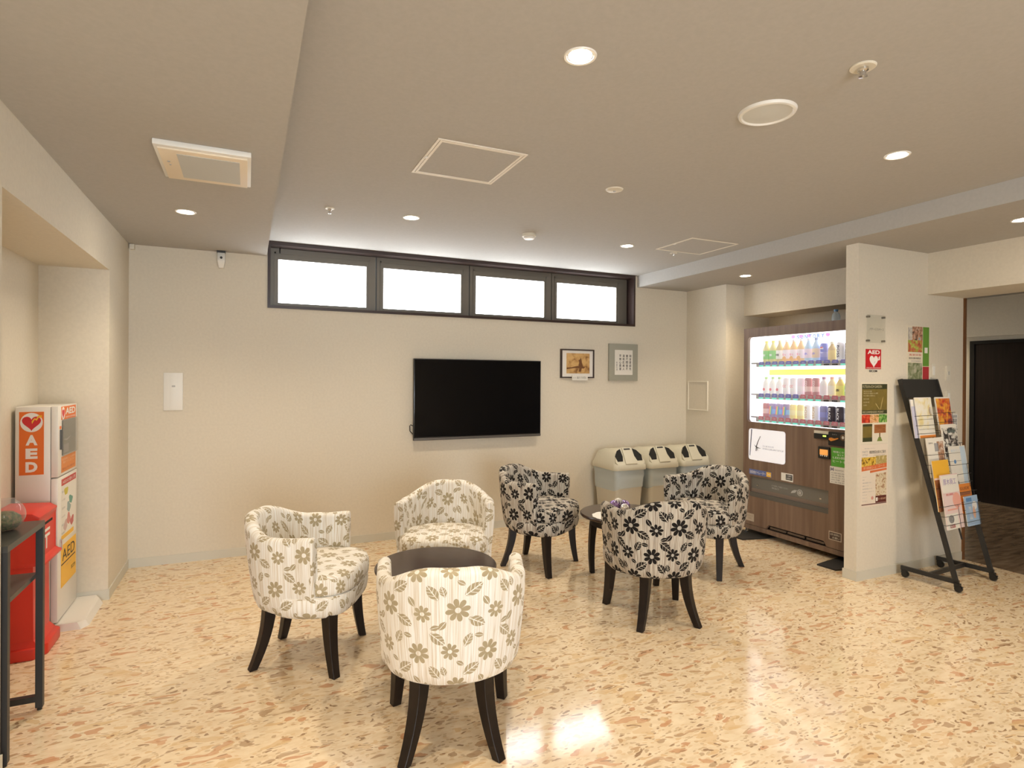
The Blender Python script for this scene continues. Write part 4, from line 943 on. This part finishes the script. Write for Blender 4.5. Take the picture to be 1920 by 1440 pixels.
vg = [('tomatoes', [(.30, .015, .01), (.62, .05, .02), (.75, .15, .06)], a0, a0+.083), ('salad', [(.20, .22, .05), (.70, .30, .10), (.80, .55, .30), (.5, .05, .03)], a0+.083, a0+.176), ('greens', [(.03, .14, .02), (.14, .34, .06), (.45, .60, .22)], a0+.176, a1)]
for nm, cl, u0, u1 in vg: plate('photo', PY, PO, u0, u1, 1.062, 1.118, .0015, .0022, blotch_mat('veg_'+nm, cl, 45), t)
plate('leaflet_picture', PY, PO, a0+.010, a0+.108, .934, 1.054, .0015, .0022, OLV, t); plate('leaflet_head', PY, PO, a0+.010, a0+.108, 1.038, 1.054, .0022, .0026, OLD, t); plate('leaflet_foot', PY, PO, a0+.010, a0+.108, .934, .962, .0022, .0026, OLD, t)
WSIG = wood_mat('printed_wood', (.30, .10, .03), (.45, .19, .07), (10, 1, 160), .6)
plate('signpost_board', PY, PO, a0+.130, a1-.012, .990, 1.048, .0015, .0022, WSIG, t); plate('signpost_stake', PY, PO, a0+.182, a0+.194, .945, .990, .0015, .0022, mat('stake_brown', (.20, .12, .05), .6), t)
prism('grass_tuft', PY, PO, [(a0+.160, .934), (a0+.216, .934), (a0+.205, .950), (a0+.200, .962), (a0+.176, .962), (a0+.168, .950)], .0015, .0024, mat('tuft', (.20, .26, .06), .6), t)
for k in range(3): text('こだわり畑', PY, PO, a0+.142, a1-.024, 1.030-.016*k, 1.037-.016*k, .0028, mat('burnt', (.12, .04, .015), .6), t)
# restaurant poster
t = thing('party_poster', 'pink-toned menu poster with an orange banner on the partition', 'poster', (3.907, YP, .50))
b0, b1 = .508, .906
plate('sheet', PY, PO, a0-.012, a1+.012, b0-.018, b1+.008, 0, .0015, mat('poster_pale', (.76, .67, .56), .6), t); plate('frame_line', PY, PO, a0+.004, a1, b0-.004, b0+.002, .0015, .0022, mat('maroon', (.12, .025, .018), .5), t)
text('PARTY\nSTYLE', PY, PO, a0+.008, a0+.066, .838, .872, .0022, GREY_T, t); text('季節野菜会席のご案内', PY, PO, a0+.080, a1-.012, .850, .872, .0022, PRINTK, t); text('厚木市民 レストラン', PY, PO, a0+.03, a0+.14, .884, .891, .0022, GREY_T, t); text('ご予約はフロントまで', PY, PO, a0+.12, a1-.02, .836, .842, .0022, PRINTK, t)
plate('photo', PY, PO, a0+.002, a0+.150, .760, .828, .0015, .0022, blotch_mat('flowers_photo', [(.03, .015, .01), (.55, .32, .03), (.80, .58, .10), (.30, .15, .03)], 32), t); plate('photo', PY, PO, a0+.150, a1, .774, .834, .0015, .0022, blotch_mat('glass_photo', [(.62, .52, .30), (.40, .30, .08), (.66, .55, .30)], 28), t)
OB = mat('banner_orange', (.68, .17, .05), .5)
prism('banner', PY, PO, [(a0+.002, .735), (a1, .752), (a1, .782), (a0+.002, .765)], .0022, .0028, OB, t); prism('banner', PY, PO, [(a0+.090, .720), (a1, .733), (a1, .746), (a0+.090, .735)], .0015, .0024, OB, t)
text('最大級季節コース', PY, PO, a0+.020, a0+.150, .747, .764, .0034, mat('peach', (.85, .55, .35), .5), t); text('\u30b3\u30fc\u30b9', PY, PO, a0+.175, a0+.24, .758, .772, .0034, mat('peach', (.85, .55, .35), .5), t)
plate('photo', PY, PO, a0+.148, a1-.002, .560, .715, .0015, .0022, blotch_mat('dish_photo', [(.28, .10, .05), (.60, .46, .28), (.75, .68, .52), (.45, .30, .14)], 38), t); plate('maroon_block', PY, PO, a0+.148, a1-.002, .512, .560, .0015, .0024, mat('maroon', (.12, .025, .018), .5), t)
text('お一人様 5,000円', PY, PO, a0+.178, a1-.010, .530, .545, .003, mat('peach', (.85, .55, .35), .5), t); plate('price_mark', PY, PO, a0+.152, a0+.170, .524, .548, .0024, .003, PAPER, t)
for k in range(9): text(('メニュー', '前菜', '季節の前菜盛り合わせ', '温菜 スープ', '魚料理 鮮魚のグリル', '肉料理 牛ロースのステーキ', 'サラダ', 'デザート', 'コーヒー')[k], PY, PO, a0+.012, a0+.012+(.045, .02, .09, .06, .10, .12, .045, .05, .05)[k], .692-.0205*k, .700-.0205*k, .0022, GREY_T, t)
prism('stamp', PY, PO, ell(a0+.115, .548, .012, .012), .0015, .002, mat('stamp_pink', (.66, .30, .25), .6), t)
# green and red poster behind the stand
t = thing('event_poster', 'green and red event poster above the brochure stand', 'poster', (4.38, YP, 1.36))
c0, c1 = 4.262, 4.508
plate('sheet', PY, PO, c0-.008, c1+.010, 1.330, 1.744, 0, .0015, mat('poster_cream', (.74, .68, .55), .6), t)
plate('photo', PY, PO, c0+.052, 4.430, 1.640, 1.738, .0015, .0022, blotch_mat('people_photo', [(.06, .05, .05), (.30, .14, .08), (.62, .38, .26), (.25, .42, .50)], 30), t); plate('photo', PY, PO, c0+.004, 4.430, 1.555, 1.640, .0015, .0022, blotch_mat('meal_photo', [(.28, .06, .03), (.55, .16, .08), (.35, .42, .06), (.62, .55, .20)], 26), t)
plate('photo', PY, PO, c0+.004, c0+.050, 1.640, 1.728, .0015, .0022, blotch_mat('grey_photo', [(.35, .33, .30), (.62, .58, .52)], 30), t)
GP = mat('poster_green', (.13, .30, .04), .55); plate('green_strip', PY, PO, 4.436, c1, 1.456, 1.738, .0015, .0022, GP, t); plate('red_strip', PY, PO, 4.436, c1, 1.340, 1.452, .0015, .0022, mat('poster_crimson', (.42, .03, .04), .55), t)
plate('photo', PY, PO, c0+.004, 4.430, 1.340, 1.478, .0015, .0022, blotch_mat('field_photo', [(.10, .14, .05), (.25, .28, .16), (.48, .46, .36)], 24), t)
plate('white_box', PY, PO, 4.455, 4.490, 1.550, 1.590, .0022, .003, PAPER, t)
text('農業体験', PY, PO, c0+.016, 4.420, 1.528, 1.542, .0022, mat('ink_pink', (.60, .14, .10), .6), t); text('野菜収穫体験教室', PY, PO, c0+.014, 4.412, 1.504, 1.518, .0022, PRINTK, t); text('参加者募集中', PY, PO, c0+.04, 4.412, 1.486, 1.496, .0022, GREY_T, t)
# wall controls
def control(u0, u1, v0, v1, lb, eyes):
    t = thing('wall_control', lb, 'wall control', ((u0+u1)/2, YP, v0), 'wall controls on the partition'); plate('plate', PY, PO, u0, u1, v0, v1, 0, .010, OFFW, t, rad=.003)
    if eyes:
        for v in eyes: prism('socket', PY, PO, ell((u0+u1)/2, v, .006, .006, 12), .010, .0115, GREYP, t)
    else: plate('rocker', PY, PO, u0+.012, u1-.012, v0+.02, v1-.02, .010, .013, WHITE, t)
control(4.527, 4.574, 1.372, 1.476, 'blank cream switch plate beside the event poster', None)
control(4.712, 4.760, 1.352, 1.462, 'cream control plate with two small holes near the brown trim', (1.415, 1.402))
control(4.716, 4.760, 1.170, 1.280, 'cream switch plate below the control with two holes', None)
t = thing('paper_calendar', 'small white calendar grid on the partition near the brown trim', 'calendar', (4.80, YP, .99)); plate('sheet', PY, PO, 4.755, 4.862, .985, 1.105, 0, .002, PAPER, t)
multi('date_grid', PY, PO, [rrect(4.763+.024*i, 4.781+.024*i, .994+.027*j, 1.014+.027*j) for i in range(4) for j in range(4)], .002, .0025, GREY_T, t)

# ------------------------------------------------------------------ brochure stand
AL = R_(4.0); UX = Vector((math.cos(AL), math.sin(AL), 0)); VB = Vector((-math.sin(AL), math.cos(AL), 0)); ZZ = Vector((0, 0, 1))
B0 = Vector((4.145, 2.21, .05)); T0 = B0+VB*.352+ZZ*1.31; DD = (T0-B0).normalized(); NN = UX.cross(DD); WID = .46
bs = thing('brochure_stand', 'black steel brochure stand on casters leaning at the partition', 'brochure stand', (4.36, 2.4, 0))
def bar(name, p, q, hw, hd, axis, m_, parent):
    p, q = Vector(p), Vector(q); d = (q-p).normalized(); a = Vector(axis); b = d.cross(a).normalized(); bm = bmesh.new()
    loft(bm, [[e+a*(s*hw)+b*(r*hd) for s, r in ((-1, -1), (1, -1), (1, 1), (-1, 1))] for e in (p, q)]); return link(name, bm_me(bm), m_, parent)
for u in (0, WID):
    bar('upright', B0+UX*u-ZZ*.005, T0+UX*u, .008, .014, UX, BLKMET, bs)
    bar('base_bar', B0+UX*u+ZZ*.012-VB*.012, B0+UX*u+VB*.335+ZZ*.012, .008, .014, UX, BLKMET, bs)
    for v in (.0, .318):
        c = B0+UX*u+VB*v; bm = bmesh.new(); ax = UX; rings = []
        for s, r in ((-.014, .010), (-.013, .020), (-.004, .0225), (.004, .0225), (.013, .020), (.014, .010)):
            rings.append([Vector((c.x, c.y, .0225))+VB*(-.010)+ax*s+(VB*math.cos(2*PI*k/18)+ZZ*math.sin(2*PI*k/18))*r for k in range(18)])
        loft(bm, rings); cs_ = link('caster', bm_me(bm), BLACK, bs, smooth=.8)
        bar('caster_hood', c-VB*.004+ZZ*(.030-.05), c-VB*.004+ZZ*(.050-.05+.006), .012, .016, UX, BLACK, cs_)
        if v == 0: bar('brake_tab', c-VB*.034+ZZ*(.036-.05), c-VB*.016+ZZ*(.040-.05), .007, .003, UX, BLACK, cs_)
bar('cross_bar', B0+UX*.008+VB*.16+ZZ*.012, B0+UX*(WID-.008)+VB*.16+ZZ*.012, .014, .008, ZZ, BLKMET, bs)
bm = bmesh.new(); loft(bm, [[T0+UX*a+DD*(-s)+NN*n_ for a, s in ((.008, 0), (WID-.008, 0), (WID-.008, .135), (.008, .135))] for n_ in (-.002, .004)]); link('header_panel', bm_me(bm), BLKMET, bs)
bar('centre_rail', B0+UX*.222+DD*.25-NN*.006, T0+UX*.222-DD*.13-NN*.006, .004, .004, UX, BLKMET, bs)
TILT = R_(8); UP = VB*math.sin(TILT)+ZZ*math.cos(TILT); NB = UX.cross(UP)
def pocket(u, s, w_, h=.15):
    """bent wire holder: two hoops and their ties back to the frame"""
    o = B0+DD*s+UX*u+NN*.006; bm = bmesh.new(); d = .040
    for zz in (.03, .085, h):
        k = o+UP*zz; back = .012+.30*zz*.12
        add_tube(bm, [k-UX*(w_/2)-NB*back, k-UX*(w_/2)+NB*d, k+UX*(w_/2)+NB*d, k+UX*(w_/2)-NB*back], .0016, 5)
    for uu in (w_*.30,): add_tube(bm, [o+UX*uu-NB*.004-UP*.004, o+UX*uu+NB*d-UP*.004, o+UX*uu+NB*d+UP*h], .0016, 5)
    link('wire_pocket', bm_me(bm), BLKMET, bs)
def brochure(p, w_, h, th, colour, label, parts, off=.008, group='brochures in the stand', lean=0):
    o = Vector(p)+NB*off; t = thing('brochure', label, 'brochure', tuple(o), group); fr = (UX, UP, NB)
    prism('cover', fr, o, rrect(-w_/2, w_/2, 0, h), 0, th, colour, t)
    plate('page_block', fr, o, -w_/2+.001, w_/2-.001, .001, h-.001, -.004, 0, PAPER, t)
    for q in parts:
        if q[0] == 'b': plate('print_block', fr, o, q[1], q[2], q[3], q[4], th, th+.0008, q[5], t)
        elif q[0] == 't': text(q[6], fr, o, q[1], q[2], q[3], q[4], th+.0016, q[5], t)
        elif q[0] == 'e': prism('print_mark', fr, o, ell(q[1], q[2], q[3], q[4]), th, th+.0008, q[5], t)
    return t
CW = mat('brochure_white', (.80, .77, .70), .35); CPK = mat('brochure_pink', (.78, .62, .60), .4); SKY = mat('brochure_sky', (.35, .50, .70), .35)
ART1 = blotch_mat('art_warm', [(.10, .04, .06), (.62, .10, .03), (.80, .35, .04), (.85, .50, .06)], 18, .35); COW = blotch_mat('art_spots', [(.03, .03, .03), (.05, .04, .04), (.70, .68, .62), (.75, .73, .68)], 26, .35)
FLW = blotch_mat('art_blossom', [(.80, .77, .68), (.82, .79, .70), (.80, .74, .52), (.75, .58, .15)], 14, .35); TOWN = blotch_mat('art_town', [(.25, .12, .08), (.45, .25, .15), (.70, .66, .60)], 30, .35)
LGT = mat('art_lightblue', (.55, .68, .80), .35); BRN = mat('art_brown', (.32, .12, .05), .4); AMB = mat('art_amber', (.85, .47, .04), .35); ORG = mat('art_orange', (.75, .25, .04), .35)
rs = [  # u, s, pocket width
 (.093, .940), (.350, .955), (.096, .675), (.335, .738), (.343, .592), (.083, .455), (.083, .339), (.335, .410), (.340, .332)]
for u, s in rs: pocket(u, s, .215)
brochure((4.172, 2.447, .963), .17, .262, .002, mat('lavender_cover', (.55, .55, .70), .4), 'lavender leaflet tucked behind the white blossom leaflet', [('b', -.083, .05, .215, .26, PAPER)], off=.003)
brochure((4.221, 2.448, .961), .205, .276, .003, CW, 'white leaflet with yellow blossoms at the top of the stand', [('b', -.100, .100, .055, .270, FLW), ('b', -.100, .100, .0, .018, ORG), ('e', .070, .180, .020, .030, AMB)], off=.013)
brochure((4.489, 2.471, .975), .194, .262, .003, CW, 'orange painted-leaf brochure at the top of the stand', [('b', -.090, .093, .006, .252, ART1), ('t', -.02, .06, .215, .240, RED, '秋')])
brochure((4.449, 2.412, .765), .200, .285, .003, CW, 'black and white spotted cow leaflet', [('b', -.095, .096, .008, .262, COW), ('b', -.030, .070, .225, .255, mat('art_teal', (.20, .28, .27), .4))], off=.016)
brochure((4.235, 2.380, .705), .218, .262, .003, CW, 'white news leaflet with small photographs and brown band', [('b', .015, .095, .060, .235, TOWN), ('b', -.080, .100, .0, .050, BRN), ('b', -.02, .030, .170, .225, GREY_T), ('t', -.09, -.04, .222, .232, PRINTK, '2014')], off=.014)
brochure((4.482, 2.376, .625), .214, .276, .003, CW, 'pale blue and white city leaflet', [('b', .035, .100, .010, .270, LGT), ('e', -.050, .170, .014, .014, mat('art_blue', (.10, .25, .50), .4)), ('b', -.095, -.04, .01, .08, COW), ('t', -.09, .02, .235, .255, LGT, '東京ガス')], off=.014)
brochure((4.210, 2.320, .492), .200, .330, .003, AMB, 'amber yellow booklet with a brown lower half', [('b', -.100, .100, .0, .205, BRN), ('b', -.100, .100, .205, .218, CPK)], off=.012)
brochure((4.228, 2.292, .380), .214, .352, .003, CPK, 'long pink and white community leaflet with large characters', [('b', -.104, .104, .235, .345, CW), ('t', -.085, .075, .285, .325, mat('violet_ink', (.33, .24, .50), .5), '厚木商工'), ('t', -.070, .020, .215, .230, RED, '無料法律相談'),
   ('e', .055, .180, .050, .050, mat('salmon', (.80, .40, .32), .5)), ('b', -.075, .060, .120, .130, mat('salmon', (.80, .40, .32), .5)), ('b', -.104, .040, .0, .100, CW), ('e', -.045, .065, .034, .026, GREY_T), ('e', -.045, .065, .028, .021, CW), ('t', -.057, -.034, .052, .078, GREY_T, 'C'), ('b', -.075, -.010, .010, .032, RED), ('t', -.068, -.018, .015, .027, PRINTW, '相談窓口')], off=.030)
brochure((4.466, 2.327, .449), .176, .200, .003, ORG, 'orange guide booklet beside the blue booklet', [('t', -.06, .06, .160, .180, BRN, 'GUIDE'), ('b', -.070, .075, .125, .145, BRN)], off=.008)
brochure((4.479, 2.308, .374), .166, .196, .006, SKY, 'sky blue booklet with a white splash, lowest in the stand', [('t', -.055, -.020, .040, .130, PRINTW, 'COOL'), ('e', .030, .130, .030, .028, PRINTW), ('e', .015, .085, .018, .040, mat('skin_tan', (.72, .42, .28), .5)), ('b', -.07, .0, .160, .185, mat('art_blue', (.10, .25, .50), .4))], off=.022)

# ------------------------------------------------------------------ defibrillator cabinet in the left recess
AX = -.905; AY0, AY1 = 3.785, 4.165; AZ = 1.188
ac = thing('defibrillator_cabinet', 'white floor-standing defibrillator cabinet with orange lettering in the left recess', 'cabinet', (-1.0, 3.97, 0))
box('cabinet_body', -1.085, AX-.032, AY0, AY1, .04, AZ-.002, STEELW, ac, bev=.003)
up_ = box('upper_door', AX-.030, AX, AY0, AY1, .812, AZ, STEELW, ac, bev=.003); lw = box('lower_door', AX-.030, AX, AY0, AY1, .045, .806, STEELW, ac, bev=.003)
bm = bmesh.new(); loft(bm, [[(-1.085, AY0-.02, .0), (-.800, AY0-.02, 0), (-.772, AY0+.03, 0), (-.772, AY1-.015, 0), (-.800, AY1+.03, 0), (-1.085, AY1+.03, 0)][::1], [(-1.085, AY0-.02, .04), (-.815, AY0-.02, .04), (-.790, AY0+.03, .032), (-.790, AY1-.015, .032), (-.815, AY1+.03, .04), (-1.085, AY1+.03, .04)]])
link('base_plate', bm_me(bm), STEELW, ac)
SO = (0, AY0, 0)
sg = plate('side_sign', PY, SO, -1.068, -.965, .832, 1.160, 0, .0015, ORANGE, ac)
prism('sign_oval', PY, SO, ell(-1.0165, 1.105, .047, .050), .0015, .0022, PRINTW, sg); prism('sign_heart', PY, SO, heart(-1.0165, 1.098, .080, .076), .0022, .0030, RED, sg)
prism('sign_bolt', PY, SO, [(-1.014, 1.098), (-1.003, 1.120), (-.995, 1.114), (-.985, 1.132), (-.975, 1.128), (-.973, 1.142), (-.990, 1.140), (-.996, 1.124), (-1.005, 1.127), (-1.016, 1.110)], .0030, .0038, YELLOW, sg)
for k, ch in enumerate('AED'): text(ch, PY, SO, -1.041, -.991, .986-.070*k, 1.040-.070*k, .0022, PRINTW, sg, bold=.05)
FX = '+x'; FO = (AX, 0, 0)
us = plate('door_sign', FX, FO, AY0+.055, AY1-.04, 1.112, 1.182, 0, .0012, ORANGE, up_)
prism('door_heart_oval', FX, FO, ell(AY0+.088, 1.146, .030, .034), .0012, .0018, PRINTW, up_); prism('door_heart', FX, FO, heart(AY0+.088, 1.142, .048, .050), .0018, .0024, RED, up_); text('AED', FX, FO, AY0+.130, AY1-.055, 1.138, 1.174, .002, PRINTW, up_, bold=.03); text('自動体外式除細動器', FX, FO, AY0+.130, AY1-.055, 1.118, 1.128, .002, PRINTW, up_)
plate('window_recess', FX, FO, AY0+.070, AY1-.040, .920, 1.108, 0, .001, mat('window_dark', (.16, .15, .13), .25), up_); plate('device', FX, FO, AY0+.10, AY0+.19, .930, .975, .001, .003, mat('device_pale', (.45, .42, .46), .5), up_); prism('device_strap', FX, FO, [(AY0+.085, 1.005), (AY0+.16, .995), (AY0+.24, 1.015), (AY0+.16, 1.002)], .001, .003, PRINTW, up_)
plate('window_pane', FX, FO, AY0+.066, AY1-.036, .916, 1.112, .004, .007, thin_glass('cabinet_pane', (.75, .75, .72), .12), up_)
ps = plate('door_notice', FX, FO, AY0+.060, AY1-.040, .826, .912, 0, .0012, mat('notice_orange', (.72, .25, .05), .5), up_); text('緊急時にこの扉を\n開けてください', FX, FO, AY0+.072, AY1-.055, .872, .902, .002, mat('peach', (.85, .55, .35), .5), up_); text('開けるとブザーが鳴ります', FX, FO, AY0+.075, AY1-.06, .838, .850, .002, mat('notice_ink', (.35, .06, .02), .5), up_)
plate('door_handle', FX, FO, AY0+.030, AY0+.048, .955, 1.060, 0, .012, mat('handle_grey', (.10, .10, .10), .4), up_); plate('door_seal', FX, FO, AY0+.026, AY0+.052, 1.064, 1.080, 0, .002, ORANGE, up_)
pq = plate('instruction_sheet', FX, FO, AY0+.055, AY1-.030, .455, .795, 0, .0012, PAPER, lw); plate('sheet_header', FX, FO, AY0+.060, AY1-.034, .755, .790, .0012, .002, mat('header_red', (.55, .06, .05), .5), lw); text('AEDの使い方', FX, FO, AY0+.075, AY1-.05, .763, .782, .0026, PRINTW, lw)
pics = [((AY0+.15, .715), (.60, .52, .08)), ((AY0+.24, .655), (.15, .35, .28)), ((AY0+.20, .62), (.30, .40, .40)), ((AY0+.20, .555), (.62, .25, .22)), ((AY0+.14, .53), (.60, .45, .42)), ((AY0+.27, .53), (.55, .15, .15))]
for k, ((u, v), c) in enumerate(pics): prism('step_picture', FX, FO, [(u+.035*math.cos(a)*(1+.25*math.sin(3*a+k)), v+.026*math.sin(a)*(1+.3*math.cos(2*a+k))) for a in [j*2*PI/14 for j in range(14)]], .0012, .002, mat('step%d' % k, c, .6), lw)
for k in range(6): text(('電源を入れる', 'パッドを貼る', '心電図を解析', 'ボタンを押す', '胸骨圧迫', '救急隊へ')[k], FX, FO, AY0+.065, AY0+.13, .715-.045*k, .727-.045*k, .002, GREY_T, lw)
plate('sheet_footer', FX, FO, AY0+.060, AY1-.08, .462, .485, .0012, .002, YELLOW, lw)
ys = plate('yellow_sticker', FX, FO, AY0+.060, AY1-.025, .205, .430, 0, .0012, YELLOW, lw); text('AED', FX, FO, AY0+.080, AY1-.055, .345, .405, .002, PRINTK, lw, bold=.0); plate('sticker_rule', FX, FO, AY0+.062, AY1-.045, .325, .331, .0012, .002, PRINTK, lw)
text('セコムAEDパッケージサービス', FX, FO, AY0+.15, AY1-.12, .302, .312, .002, GREY_T, lw); text('SECOM', FX, FO, AY1-.130, AY1-.045, .255, .275, .002, PRINTK, lw)
plate('latch', FX, FO, AY0+.032, AY0+.050, .420, .475, 0, .010, CHROME, lw, rad=.004)

# ------------------------------------------------------------------ red post box
pb = thing('post_box', 'red post box with a white postal mark in front of the white cabinet', 'post box', (-.98, 3.59, 0))
def prism_xy(name, pts, z0, z1, m_, parent, bev=0):
    bm = bmesh.new(); loft(bm, [[(x, y, z0) for x, y in pts], [(x, y, z1) for x, y in pts]])
    if bev: bevel(bm, bev, 2)
    return link(name, bm_me(bm), m_, parent, smooth=.6 if bev else False)
prism_xy('base', [(-1.09, 3.44), (-.915, 3.44), (-.872, 3.50), (-.872, 3.70), (-.905, 3.735), (-1.09, 3.735)], 0, .055, POSTRED, pb, .006)
bm = bmesh.new(); loft(bm, [[(-1.08, 3.455, .055), (-.900, 3.455, .055), (-.900, 3.725, .055), (-1.08, 3.725, .055)], [(-1.075, 3.468, .085), (-.922, 3.468, .085), (-.922, 3.715, .085), (-1.075, 3.715, .085)], [(-1.075, 3.470, .46), (-.925, 3.470, .46), (-.925, 3.713, .46), (-1.075, 3.713, .46)]]); link('pedestal', bm_me(bm), POSTRED, pb)
bm = bmesh.new(); sec = [(-1.09, .44), (-.875, .44), (-.875, .452), (-.905, .462), (-.905, .640), (-.900, .655), (-.895, .672), (-.925, .692), (-1.09, .700)]
loft(bm, [[(x, 3.452, z) for x, z in sec], [(x, 3.738, z) for x, z in sec]]); bevel(bm, .003); link('letter_box', bm_me(bm), POSTRED, pb, smooth=.5)
plate('letter_slot', FX, (-.905, 0, 0), 3.50, 3.69, .612, .624, -.001, .0012, DARKV, pb)
multi('postal_mark', FX, (-.905, 0, 0), [rrect(3.545, 3.645, .575, .588), rrect(3.545, 3.645, .548, .561), rrect(3.588, 3.602, .490, .548)], 0, .0015, PRINTW, pb)

# ------------------------------------------------------------------ black console table
ct = thing('console_table', 'black steel console table with two dark shelves by the post box', 'console table', (-1.0, 2.74, 0))
CX1, CX0, CY0, CY1, CZ = -.745, -1.09, 2.535, 2.94, .762
for x in (CX0, CX1-.024):
    for y in (CY0, CY1-.024):
        lg = boxes('leg', [(x, x+.024, y, y+.024, .012, CZ-.022)], BLKMET, ct); lathe('foot_pad', [(0, 0), (.009, 0), (.009, .012), (0, .012)], (x+.012, y+.012, 0), BLACK, lg, n=12)
TOPM = mat('slate_laminate', (.045, .045, .042), .3)
boxes('top', [(CX0, CX1, CY0, CY1, CZ-.022, CZ)], TOPM, ct); boxes('shelf', [(CX0+.024, CX1-.024, CY0, CY1, .535, .553)], TOPM, ct)
for y in (CY0, CY1-.024): boxes('stretcher', [(CX0+.024, CX1-.024, y, y+.024, .036, .060)], BLKMET, ct)
t = thing('terrarium', 'round glass terrarium with moss on the black console table', 'terrarium', (-.835, 2.80, CZ))
gc = (-.835, 2.80, CZ+.058); GB = thin_glass('globe_glass', (.95, .93, .92), .10)
lathe('glass_globe', [(0, -.058), (.03, -.056)]+[(.066*math.sin(PI*k/12), -.062*math.cos(PI*k/12)) for k in range(3, 11)]+[(.034, .060)], gc, GB, t, n=28, smooth=True)
lathe('moss', [(0, -.052), (.040, -.050), (.054, -.028), (.050, -.006), (.030, .010), (0, .016)], gc, blotch_mat('moss', [(.03, .05, .01), (.10, .12, .03), (.20, .12, .06)], 80, .9), t, n=20)
